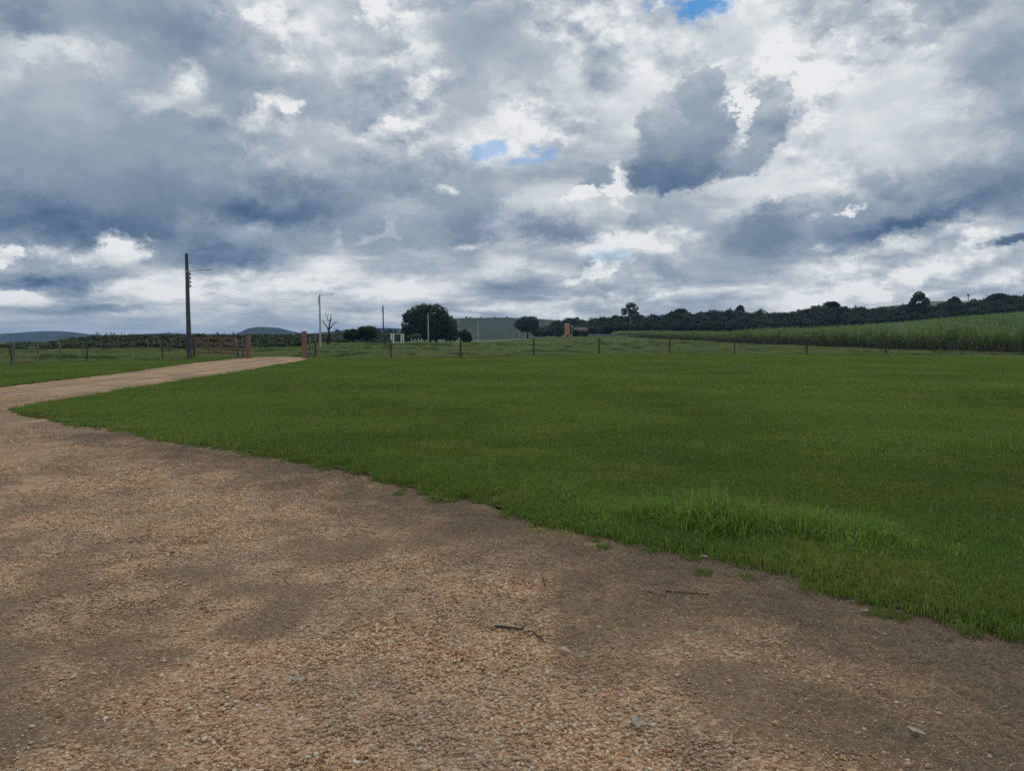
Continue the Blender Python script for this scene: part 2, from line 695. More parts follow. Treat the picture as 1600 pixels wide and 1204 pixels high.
def scatter(name, meshes, pts, rot, scl, variant=None, parent=None):
    """one object of nobody-could-count pieces: every point carries one of the meshes"""
    pts = np.asarray(pts, np.float32)
    n = len(pts)
    me = bpy.data.meshes.new(name)
    me.vertices.add(n)
    me.vertices.foreach_set("co", pts.ravel())
    if variant is None:
        variant = RNG.integers(0, len(meshes), n)
    rot = np.asarray(rot, np.float32)
    if rot.ndim == 1:
        rot = np.stack([np.zeros(n), np.zeros(n), rot], 1).astype(np.float32)
    scl = np.asarray(scl, np.float32)
    if scl.ndim == 1:
        scl = np.repeat(scl[:, None], 3, 1)
    a = me.attributes.new("variant", "INT", "POINT")
    a.data.foreach_set("value", np.asarray(variant, np.int32))
    a = me.attributes.new("rot", "FLOAT_VECTOR", "POINT")
    a.data.foreach_set("vector", rot.astype(np.float32).ravel())
    a = me.attributes.new("scl", "FLOAT_VECTOR", "POINT")
    a.data.foreach_set("vector", scl.astype(np.float32).ravel())
    c = bpy.data.collections.new(name + "_pieces")
    for i, m in enumerate(meshes):
        so = bpy.data.objects.new(f"{name}_piece_{chr(97 + i)}", m)
        c.objects.link(so)
    o = obj(name, me, parent)
    md = o.modifiers.new("scatter", "NODES")
    md.node_group = scatter_tree()
    for it in md.node_group.interface.items_tree:
        if it.item_type == "SOCKET" and it.in_out == "INPUT" and it.name == "Pieces":
            md[it.identifier] = c
    o["kind"] = "stuff"
    return o


# ------------------------------------------------------------------ materials
def new_mat(name):
    m = bpy.data.materials.new(name)
    m.use_nodes = True
    m.node_tree.nodes.clear()
    return m, NT(m.node_tree)


def attr_node(k, name):
    n = k.n.new("ShaderNodeAttribute")
    n.attribute_name = name
    return n


def out_surface(k, sh):
    o = k.n.new("ShaderNodeOutputMaterial")
    k.l.new(sh, o.inputs[0])


def principled(k, col, rough=0.8, spec=0.3, normal=None, metal=0.0):
    b = k.n.new("ShaderNodeBsdfPrincipled")
    k.put(b.inputs["Base Color"], col)
    k.put(b.inputs["Roughness"], rough)
    k.put(b.inputs["Specular IOR Level"], spec)
    k.put(b.inputs["Metallic"], metal)
    if normal is not None:
        k.l.new(normal, b.inputs["Normal"])
    return b.outputs[0]


def bump(k, h, strength=0.5, dist=0.02):
    b = k.n.new("ShaderNodeBump")
    b.inputs["Strength"].default_value = strength
    b.inputs["Distance"].default_value = dist
    k.l.new(h, b.inputs["Height"])
    return b.outputs[0]


def leaf_mat(name, c1, c2, c3=None, translucent=0.35, rough=0.55, spec=0.25, big=0.0, inst=0.25):
    """foliage and grass: colour varies leaf by leaf (attribute tint), plant by plant and across the land"""
    m, k = new_mat(name)
    t = attr_node(k, "tint").outputs["Fac"]
    oi = k.n.new("ShaderNodeObjectInfo").outputs["Random"]
    f = k.math("ADD", k.math("MULTIPLY", t, 1.0 - inst), k.math("MULTIPLY", oi, inst))
    col = k.mixc(f, (*c1, 1), (*c2, 1))
    if c3 is not None:                                  # a few dry or pale leaves
        col = k.mixc(k.maprange(t, 0.90, 0.96), col, (*c3, 1))
    if big:
        geo = k.n.new("ShaderNodeNewGeometry").outputs["Position"]
        nz = k.noise(geo, 1.0 / big, 3.0, 0.55)["Fac"]
        sc = k.maprange(nz, 0.3, 0.7, 0.86, 1.14)
        nz2 = k.noise(geo, 1.0 / (big * 0.31), 3.0, 0.55)["Fac"]
        if c3 is not None:                              # sallow, drier spots
            col = k.mixc(k.maprange(nz2, .52, .74, 0, .22), col, tuple(.5 * (a + b) for a, b in zip(c2, c3)) + (1,))
        col = k.vec("MULTIPLY", col, k.comb(k.math("MULTIPLY", sc, k.maprange(nz2, 0.3, 0.7, 0.90, 1.12)), sc, sc))
    d = principled(k, col, rough, spec)
    tr = k.n.new("ShaderNodeBsdfTranslucent")
    k.put(tr.inputs[0], k.vec("MULTIPLY", col, (1.15, 1.25, 0.7)))
    mx = k.n.new("ShaderNodeMixShader")
    mx.inputs[0].default_value = translucent
    k.l.new(d, mx.inputs[1])
    k.l.new(tr.outputs[0], mx.inputs[2])
    out_surface(k, mx.outputs[0])
    return m


def plain_mat(name, c1, c2, scale=8.0, rough=0.8, spec=0.3, stretch=(1, 1, 1), bstr=0.3, bdist=0.01, metal=0.0):
    m, k = new_mat(name)
    tc = k.n.new("ShaderNodeTexCoord").outputs["Object"]
    v = k.vec("MULTIPLY", tc, stretch)
    n = k.noise(v, scale, 6.0, 0.6)["Fac"]
    col = k.mixc(k.maprange(n, 0.3, 0.7), (*c1, 1), (*c2, 1))
    oi = k.n.new("ShaderNodeObjectInfo").outputs["Random"]
    col = k.vec("SCALE", col, k.math("MULTIPLY_ADD", oi, 0.3, 0.85))
    out_surface(k, principled(k, col, rough, spec, bump(k, n, bstr, bdist), metal))
    return m


# grass covered earth seen from afar; also what shows between the blades
def turf_mat(name, c1, c2, c3, scale=0.5, fine=60.0):
    m, k = new_mat(name)
    geo = k.n.new("ShaderNodeNewGeometry").outputs["Position"]
    n1 = k.noise(geo, scale, 5.0, 0.6)["Fac"]
    n2 = k.noise(geo, scale * 0.09, 4.0, 0.55)["Fac"]
    n3 = k.noise(geo, fine, 4.0, 0.7)["Fac"]
    col = k.mixc(k.maprange(n1, 0.32, 0.68), (*c1, 1), (*c2, 1))
    col = k.mixc(k.maprange(n2, 0.42, 0.66, 0.0, 0.8), col, (*c3, 1))
    col = k.vec("SCALE", col, k.maprange(n3, 0.2, 0.8, 0.55, 1.45))
    h = k.math("ADD", k.math("MULTIPLY", n1, 0.6), n3)
    out_surface(k, principled(k, col, 0.9, 0.1, bump(k, h, 0.8, 0.05)))
    return m


M_PASTURE = turf_mat("pasture", (.098, .134, .055), (.124, .160, .070), (.142, .155, .083), 0.35, 9.0)
M_LAWN = turf_mat("lawn_soil", (.084, .108, .030), (.102, .130, .036), (.116, .132, .046), 0.8, 45.0)
M_HILL = turf_mat("hill_land", (.014, .024, .018), (.010, .018, .014), (.030, .036, .024), 0.02, 0.12)

# ------------------------------------------------------------------ outlines on the ground, read off the photograph
def G(*pp):
    return [(at(a, b).x, at(a, b).y) for a, b in pp]


LAWN_NEAR = G((30, 640), (48, 650), (95, 658), (150, 666), (230, 681), (330, 699), (420, 713), (500, 729), (600, 746),
              (690, 772), (760, 783), (850, 815), (950, 838), (1050, 860), (1150, 875), (1250, 905), (1350, 935),
              (1450, 960), (1530, 985), (1600, 1006)) + [(4.2, 3.1), (7.0, 2.0), (12.0, 0.9), (24.0, 0.0)]
ROAD_RIGHT = G((30, 640), (60, 634), (100, 627), (200, 609), (300, 594), (400, 578), (482, 563))
ROAD_LEFT = [(-60.0, 22.5), (-36.0, 23.2)] + G((0, 605), (100, 593), (200, 581), (300, 567), (376, 559.5))
FENCE_R = [(at(476, 559.5).x + 0.2, 51.6)] + G((611, 561.5), (720, 560.5), (834, 557), (936, 555.5), (1046, 554.5), (1148, 554.5),
                                              (1260, 555), (1384, 555), (1500, 555)) + [(47.0, 57.5), (60.0, 57.0)]
# wobble the edges a little
def wobble(line, amp, step, seed):
    out = []
    for i, (x, y) in enumerate(resample(line, step)):
        out.append((x + (fbm(x * 2.1, y * 2.1, seed) - .5) * amp * 2, y + (fbm(x * 1.3 + 40, y * 1.3, seed) - .5) * amp * 2))
    return [(float(a), float(b)) for a, b in out]


NEAR_W = wobble(LAWN_NEAR, 0.24, 0.10, 3)
RIGHT_W = wobble(ROAD_RIGHT, 0.12, 0.4, 4)
RIGHT_W[0] = NEAR_W[0]
LEFT_W = wobble(ROAD_LEFT, 0.12, 0.4, 6)
LAWN_POLY = NEAR_W + [(60.0, 0.0), (60.0, 57.0)] + FENCE_R[::-1][1:] + RIGHT_W[::-1][:-1]
DRIVE_POLY = ([(NEAR_W[-1][0], NEAR_W[-1][1])] + NEAR_W[::-1][1:] + RIGHT_W[1:] +
              [(at(478, 559).x, 53.5), (at(430, 559).x - .6, 54.8), (at(388, 559).x, 54.0)] + LEFT_W[::-1] +
              [(-60.0, -14.0), (24.0, -14.0)])
GATE_X0, GATE_X1 = at(388, 559).x, at(476, 559).x
FENCE_L = [(-60.0, 33.5)] + G((-200, 574), (20, 570.5), (137, 567.0), (255, 564.0), (330, 560.5)) + [(GATE_X0 - 0.4, 51.2)]
LEFT_POLY = LEFT_W + FENCE_L[::-1]

# how much loose stone lies where on the drive (real patches: thick gravel, thin gravel, bare dirt)
def cover(x, y):
    x = np.asarray(x, float)
    y = np.asarray(y, float)
    c = (fbm(x / 1.4 + 3.1, y / 1.4, 21, 4) - .5) * 0.62 + (fbm(x / 0.34, y / 0.34, 31, 4) - .5) * 0.80 + 0.43 - .10 * S(x, -.2, 1.4) * (1 - S(y, 8, 14)) - .04 * S(-x, .7, 1.8) * (1 - S(y, 6, 10))
    d = edge_dist(LAWN_NEAR, x, y)
    c = c - 0.26 * (1 - S(d, 0.10, 1.5))
    for (cx, cy, rx, ry, am) in ((-0.45, 4.4, 0.75, 1.3, .20), (0.1, 3.05, 0.9, .40, .22), (-1.0, 3.3, 0.7, .5, .06), (-1.7, 2.9, .4, .3, -.10),
                                 (0.9, 3.35, .45, .35, -.18), (1.45, 3.05, .6, .5, -.22), (0.65, 4.3, .5, .8, -.16), (-1.35, 4.1, .6, .25, -.14),
                                 (-.6, 6.6, .7, .7, -.12), (-3.3, 7.5, 1.6, 1.6, .07), (0.8, 3.95, .35, .5, .06)):
        c = c + am * np.exp(-(((x - cx) / rx) ** 2 + ((y - cy) / ry) ** 2))
    return c


def micro(x, y):
    x = np.asarray(x, float)
    y = np.asarray(y, float)
    r = np.hypot(x, y)
    return (fbm(x / 1.1, y / 1.1, 41, 3) - 0.5) * 0.05 * (1 - S(r, 14, 30)) + (fbm(x / .16, y / .16, 47, 2) - .5) * .012 * (1 - S(r, 7, 10))


from mathutils.geometry import delaunay_2d_cdt


def sheet(name, poly, mat, zoff, grids, extra=None, kind="structure"):
    """a ground sheet filling an outline; grids: (step, distance from, distance to)"""
    pts = [Vector(p) for p in poly]
    xs, ys = [p[0] for p in poly], [p[1] for p in poly]
    for step, r0, r1 in grids:
        gx = np.arange(max(min(xs), -r1), min(max(xs), r1), step)
        gy = np.arange(max(min(ys), -r1), min(max(ys), r1), step)
        X, Y = np.meshgrid(gx, gy)
        X = (X + RNG.uniform(-.3, .3, X.shape) * step).ravel()
        Y = (Y + RNG.uniform(-.3, .3, Y.shape) * step).ravel()
        r = np.hypot(X, Y)
        front = (Y > 0.35 * np.abs(X) - 1.0) | (step > 0.5)
        k = (r >= r0) & (r < r1) & front & inside(poly, X, Y)
        k &= edge_dist(list(poly) + [poly[0]], X, Y) > step * 0.3
        pts += [Vector((float(a), float(b))) for a, b in zip(X[k], Y[k])]
    n = len(poly)
    vs, es, fs, *_ = delaunay_2d_cdt(pts, [(i, (i + 1) % n) for i in range(n)], [], 1, 1e-5)
    V = np.array([(v.x, v.y) for v in vs])
    Z = micro(V[:, 0], V[:, 1]) + zoff
    me = mesh_np(name, np.column_stack([V, Z]), [tuple(f) for f in fs], mat, True,
                 {"cover": cover(V[:, 0], V[:, 1]), "lane": edge_dist(ROAD_RIGHT, V[:, 0], V[:, 1])} if extra else None)
    bm = bmesh.new()
    bm.from_mesh(me)
    bmesh.ops.recalc_face_normals(bm, faces=bm.faces)
    if bm.faces and sum(f.normal.z for f in bm.faces) < 0:
        bmesh.ops.reverse_faces(bm, faces=bm.faces)
    bm.to_mesh(me)
    bm.free()
    o = obj(name, me)
    o["kind"] = kind
    return o


# the drive: dirt, dust and crushed stone; the loose stones themselves are geometry near the camera
def drive_mat():
    m, k = new_mat("drive_dirt")
    geo = k.n.new("ShaderNodeNewGeometry").outputs["Position"]
    cov = attr_node(k, "cover").outputs["Fac"]
    px_, py_, _ = k.sep(geo)
    dist = k.vec("LENGTH", geo)
    far = k.maprange(dist, 7.0, 20.0)
    n1 = k.noise(geo, 1.3, 5.0, 0.6)["Fac"]
    n2 = k.noise(geo, 9.0, 5.0, 0.65)["Fac"]
    n3 = k.noise(geo, 55.0, 4.0, 0.7)["Fac"]
    dirt = k.mixc(k.maprange(n1, 0.36, 0.64), (.130, .090, .056, 1), (.190, .132, .076, 1))
    dirt = k.mixc(k.maprange(n2, 0.45, 0.7, 0, .7), dirt, (.20, .15, .108, 1))
    dirt = k.mixc(k.maprange(cov, .36, .16, 0.0, .7), dirt, (.140, .106, .070, 1))
    # fine crushed stone: one colour a grain
    vo = k.voronoi(geo, 62.0)
    grain = k.ramp(k.sep(vo["Color"])[0], [(0.0, (.25, .135, .07, 1)), (.35, (.44, .26, .14, 1)), (.7, (.56, .36, .21, 1)), (1.0, (.66, .51, .36, 1))])
    vo2 = k.voronoi(geo, 24.0)
    grain2 = k.ramp(k.sep(vo2["Color"])[1], [(0.0, (.22, .12, .065, 1)), (.4, (.43, .255, .145, 1)), (.75, (.54, .345, .20, 1)), (1.0, (.65, .50, .36, 1))])
    grain = k.mixc(k.maprange(dist, 5.0, 12.0), grain, grain2)
    gritn = k.noise(geo, 130.0, 3.0, 0.75)["Fac"]
    dirt = k.vec("SCALE", dirt, k.maprange(gritn, .25, .75, .42, 1.08))
    gm = k.maprange(k.math("ADD", cov, k.math("MULTIPLY_ADD", n3, 0.9, -.45)), .22, .52, .24, 1.0)
    col = k.mixc(k.math("MULTIPLY", gm, 0.85), dirt, grain)
    # further off the stones cannot be told apart: their mean colour, in worn wheel tracks
    track = k.noise(k.vec("MULTIPLY", geo, (1, 1, 1)), 0.55, 4.0, 0.6)["Fac"]
    farc = k.mixc(k.maprange(track, 0.35, 0.65), (.37, .240, .138, 1), (.47, .325, .195, 1))
    lane = attr_node(k, "lane").outputs["Fac"]
    rut = k.noise(k.comb(k.math("MULTIPLY", lane, 1.5), k.math("MULTIPLY", py_, 0.05), 0.0), 1.0, 3.0, 0.55)["Fac"]
    farc = k.vec("SCALE", farc, k.mixf(k.maprange(py_, 15.0, 24.0), 1.0, k.maprange(rut, .3, .7, .66, 1.22)))
    farc = k.vec("SCALE", farc, k.maprange(k.noise(geo, 14.0, 4.0, 0.7)["Fac"], .25, .75, .7, 1.3))
    farc = k.mixc(k.maprange(cov, .33, .20, 0, .7), farc, (.20, .145, .105, 1))
    col = k.mixc(k.math("MULTIPLY", far, .85), col, farc)
    h = k.math("ADD", k.math("MULTIPLY", k.math("MULTIPLY", vo["Distance"], -1.0), gm), k.math("ADD", k.math("MULTIPLY", n3, .5), n2))
    out_surface(k, principled(k, col, 0.92, 0.12, bump(k, h, 0.9, 0.012)))
    return m


M_DRIVE = drive_mat()
drive = sheet("gravel_drive", DRIVE_POLY, M_DRIVE, 0.0, [(.07, 0, 5.5), (.14, 5.5, 11), (.4, 11, 26), (1.2, 26, 62)], extra=True)
tag(drive, "tan gravel drive with bare dirt patches curving left towards the gate", "gravel drive")
lawn = sheet("lawn", LAWN_POLY, M_LAWN, 0.022, [(.14, 0, 11), (.5, 11, 26), (1.5, 26, 62)])
tag(lawn, "large mown green lawn between gravel drive and right wire fence", "lawn")
verge = sheet("lawn", LEFT_POLY, M_LAWN, 0.022, [(.6, 0, 62)])
tag(verge, "narrow mown grass strip between gravel road and left wire fence", "lawn")

# the open land to the horizon
def land():
    nr, na = 170, 288
    rad = np.concatenate([[0.0], np.geomspace(2.0, 5200.0, nr)])
    ang = np.linspace(0, 2 * np.pi, na, endpoint=False)
    R, A = np.meshgrid(rad[1:], ang, indexing="ij")
    X, Y = (R * np.sin(A)).ravel(), (R * np.cos(A)).ravel()
    X, Y = np.append(X, 0.0), np.append(Y, 0.0)
    Z = terrain(X, Y)
    f = []
    for i in range(nr - 1):
        for j in range(na):
            a, b = i * na + j, i * na + (j + 1) % na
            f.append((a, a + na, b + na, b))
    c = nr * na
    for j in range(na):
        f.append((c, j, (j + 1) % na))
    o = obj("ground", mesh_np("ground", np.column_stack([X, Y, Z]), f, M_PASTURE, True))
    tag(o, "rough pasture land beyond the fences running out to the hills", "ground", kind="structure")
    return o


ground = land()


# hills: ridges with real breadth, crest heights read at their distance
def hill(name, label, dist, crest, depth, mat, rough=1.0, seed=0, z0=-20.0):
    """crest: list of photograph pixels (x, y) of the ridge line"""
    P = [atY(px, py, dist) for px, py in crest]
    x0, x1 = P[0].x, P[-1].x
    nx, ny = 220, 26
    xs = np.linspace(x0, x1, nx)
    zc = np.interp(xs, [p.x for p in P], [p.z for p in P])
    zc = zc + (fbm(xs / (depth * .03), xs * 0 + 3, seed + 9, 4) - .5) * 2.4 * rough
    V, F = [], []
    for j in range(ny):
        t = j / (ny - 1) * 2 - 1                       # -1 front foot .. 1 back foot
        prof = (1 - abs(t) ** 1.6)
        y = dist + t * depth
        z = z0 + (zc - z0) * prof + (fbm(xs / (depth * .05), np.full(nx, y) / (depth * .05), seed, 4) - .5) * 3.5 * rough * (1 - prof) ** .5 * 1.2
        V.append(np.column_stack([xs * (y / dist), np.full(nx, y), z]))
    V = np.concatenate(V)
    for j in range(ny - 1):
        for i in range(nx - 1):
            a = j * nx + i
            F.append((a, a + 1, a + 1 + nx, a + nx))
    o = obj(name, mesh_np(name, V, F, mat, True))
    tag(o, label, "hill", kind="structure")
    return o


hill("hill", "long low blue hill on the far left skyline", 2300,
     [(-500, 526), (-260, 521), (-60, 522), (0, 521.5), (40, 518.5), (70, 517), (95, 517), (118, 519), (150, 523), (230, 527), (300, 529)], 700, M_HILL, 0.5, 1, -34)
hill("hill", "low wooded hill on the skyline behind the tall left pole", 1500,
     [(90, 527), (180, 523), (230, 521.5), (262, 519.5), (300, 521), (370, 522), (420, 521), (480, 521.5), (520, 517), (540, 515), (575, 514),
      (600, 512), (640, 514), (700, 516), (780, 519)], 420, M_HILL, .9, 2, -26)
hill("hill", "flat topped blue hill behind the gate's brick pillars", 1900,
     [(330, 530), (368, 522), (385, 514), (396, 511), (415, 510.5), (436, 512), (455, 517), (475, 521), (500, 527)], 380, M_HILL, .35, 3, -30)
hill("hill", "flat crested pasture ridge behind the row of far poles", 820,
     [(590, 525), (640, 512), (690, 499), (716, 497), (745, 496.5), (790, 496), (820, 497), (860, 499), (900, 506), (960, 520)], 260, turf_mat("hill_pasture", (.034, .054, .030), (.022, .036, .022), (.052, .068, .04), .03, .2), .3, 4, -12)
hill("hill", "pale grassy hill showing through gaps of the right hand wood", 900,
     [(960, 520), (1050, 508), (1130, 500), (1180, 495), (1245, 489), (1290, 482), (1350, 483), (1400, 477), (1455, 471), (1500, 470), (1560, 474), (1700, 480), (2000, 490)], 260,
     turf_mat("hill_grass", (.10, .13, .06), (.12, .14, .07), (.13, .13, .08), .03, .2), .3, 5, -6)

# ------------------------------------------------------------------ materials of built things
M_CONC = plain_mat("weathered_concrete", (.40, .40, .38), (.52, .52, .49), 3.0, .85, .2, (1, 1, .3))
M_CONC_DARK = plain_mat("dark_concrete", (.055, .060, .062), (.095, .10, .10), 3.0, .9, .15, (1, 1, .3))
M_STEEL = plain_mat("galvanised_steel", (.38, .40, .42), (.5, .52, .54), 12.0, .5, .5, metal=.4)
M_LAMP = plain_mat("lamp_shell", (.62, .65, .68), (.75, .77, .79), 5.0, .4, .5)
M_PORC = plain_mat("dark_porcelain", (.04, .035, .03), (.07, .05, .045), 5.0, .3, .5)
M_CABLE = plain_mat("cable", (.03, .03, .032), (.05, .05, .05), 5.0, .6, .3)
M_WIRE = plain_mat("fence_wire", (.10, .09, .085), (.16, .14, .13), 30.0, .6, .4, metal=.5)
M_POST = plain_mat("old_fence_wood", (.050, .044, .036), (.095, .082, .066), 14.0, .9, .15, (1, 1, .12), .6, .02)
M_POST_PALE = plain_mat("grey_fence_wood", (.12, .115, .10), (.20, .19, .165), 14.0, .9, .15, (1, 1, .12), .6, .02)
M_GATE = plain_mat("red_brown_boards", (.185, .098, .072), (.25, .145, .105), 10.0, .85, .2, (.15, 1, 1), .4, .01)
M_WHITE = plain_mat("white_paint", (.70, .70, .66), (.80, .80, .77), 6.0, .6, .3)
M_TILE = plain_mat("clay_roof", (.085, .066, .060), (.12, .09, .08), 2.0, .85, .2)
M_WALL = plain_mat("pale_plaster", (.07, .066, .06), (.11, .10, .09), 2.0, .85, .2)
M_BARK = plain_mat("bark", (.045, .036, .028), (.085, .07, .055), 5.0, .95, .1, (1, 1, .25), .8, .05)
M_BARK_PALE = plain_mat("pale_bark", (.22, .20, .17), (.34, .31, .27), 3.0, .9, .1, (1, 1, .2), .5, .05)
M_DEADWOOD = plain_mat("dead_wood", (.030, .027, .025), (.055, .048, .043), 5.0, .95, .1, (1, 1, .25), .8, .05)
M_DARK = plain_mat("near_black", (.015, .014, .012), (.03, .026, .022), 5.0, .95, .1)  # near-black for windows, gate stile and the painted shade under the tower


def painted_brick(name, c1, c2, mortar):
    m, k = new_mat(name)
    tc = k.n.new("ShaderNodeTexCoord").outputs["Object"]
    n = k.noise(tc, 7.0, 5.0, .6)["Fac"]
    n2 = k.noise(k.vec("MULTIPLY", tc, (1, 1, .4)), 2.0, 4.0, .6)["Fac"]
    oi = k.n.new("ShaderNodeObjectInfo").outputs["Random"]
    col = k.mixc(k.math("ADD", k.math("MULTIPLY", n, .6), k.math("MULTIPLY", oi, .4)), (*c1, 1), (*c2, 1))
    col = k.mixc(k.maprange(n2, .55, .75, 0, .6), col, (*mortar, 1))
    out_surface(k, principled(k, col, .9, .15, bump(k, n, .4, .01)))
    return m


M_BRICK = painted_brick("orange_painted_brick", (.23, .140, .105), (.29, .180, .135), (.19, .14, .115))
M_MORTAR = plain_mat("mortar", (.22, .15, .11), (.28, .20, .15), 8.0, .95, .1)
M_TOWERBRICK = painted_brick("tan_brick", (.42, .215, .125), (.52, .285, .165), (.33, .2, .14))

TREE_OBJS = []

# ------------------------------------------------------------------ grass pieces
def blades_mesh(name, n, area, hmin, hmax, width, mat, lean=.5, clump=0, circle=False, seed=0, droop=.35):
    """a patch of separate bent grass blades"""
    r = np.random.default_rng(seed)
    if clump:
        cx = r.uniform(-area / 2, area / 2, (clump, 2))
        base = cx[r.integers(0, clump, n)] + r.normal(0, area * .05, (n, 2))
    elif circle:
        rr = np.sqrt(r.uniform(0, 1, n)) * area / 2
        aa = r.uniform(0, 2 * np.pi, n)
        base = np.column_stack([rr * np.cos(aa), rr * np.sin(aa)])
    else:
        base = r.uniform(-area / 2, area / 2, (n, 2))
    h = hmin + (hmax - hmin) * r.uniform(0, 1, n) ** 1.4
    if circle:
        h *= 1.0 - .45 * (np.hypot(base[:, 0], base[:, 1]) / (area / 2)) ** 2
    az = r.uniform(0, 2 * np.pi, n)
    tw = az + np.pi / 2 + r.normal(0, .5, n)
    ln = np.abs(r.normal(0, lean, n)) * h
    d = np.column_stack([np.cos(az), np.sin(az)])
    s = np.column_stack([np.cos(tw), np.sin(tw)]) * (width * (.6 + .8 * r.uniform(0, 1, n)))[:, None] * .5
    z0 = np.full(n, -.01)
    b0 = base
    b1 = base + d * (ln * .30)[:, None]
    b2 = base + d * ln[:, None]
    z1 = h * .58
    z2 = h * (1 - droop * np.clip(ln / h, 0, 1.5))
    V = np.empty((n, 5, 3))
    V[:, 0, :2], V[:, 0, 2] = b0 - s, z0
    V[:, 1, :2], V[:, 1, 2] = b0 + s, z0
    V[:, 2, :2], V[:, 2, 2] = b1 + s * .8, z1
    V[:, 3, :2], V[:, 3, 2] = b1 - s * .8, z1
    V[:, 4, :2], V[:, 4, 2] = b2, z2
    i = np.arange(n)[:, None] * 5
    T = np.concatenate([i + [0, 1, 2], i + [0, 2, 3], i + [3, 2, 4]], 0)
    tint = np.repeat(r.uniform(0, 1, n), 5)
    return mesh_np(name, V.reshape(-1, 3), T, mat, False, {"tint": tint})


M_GRASS = leaf_mat("lawn_grass", (.118, .194, .036), (.176, .256, .058), (.34, .29, .13), .40, .6, .12, big=5.0)
M_TALL = leaf_mat("tall_grass", (.130, .225, .036), (.205, .315, .058), (.30, .28, .12), .48, .55, .2)
M_ROUGH = leaf_mat("pasture_grass", (.140, .196, .074), (.205, .246, .104), (.36, .32, .19), .35, .6, .2, big=9.0)
M_STRAW = leaf_mat("dead_grass", (.16, .12, .085), (.27, .21, .15), (.40, .34, .26), .2, .8, .1)


def grid_points(poly, step, ymin, ymax, fan=1.0, jitter=.5, rmin=0, rmax=1e9, xlim=None):
    xs, ys = [p[0] for p in poly], [p[1] for p in poly]
    x0, x1 = (min(xs), max(xs)) if xlim is None else xlim
    gx = np.arange(max(x0, -fan * ymax), min(x1, fan * ymax), step)
    gy = np.arange(max(min(ys), ymin), min(max(ys), ymax), step)
    X, Y = np.meshgrid(gx, gy)
    X = (X + RNG.uniform(-jitter, jitter, X.shape) * step).ravel()
    Y = (Y + RNG.uniform(-jitter, jitter, Y.shape) * step).ravel()
    r = np.hypot(X, Y)
    k = inside(poly, X, Y) & (r >= rmin) & (r < rmax) & (np.abs(X) < fan * np.maximum(Y, 0) + 1.5)
    return X[k], Y[k]


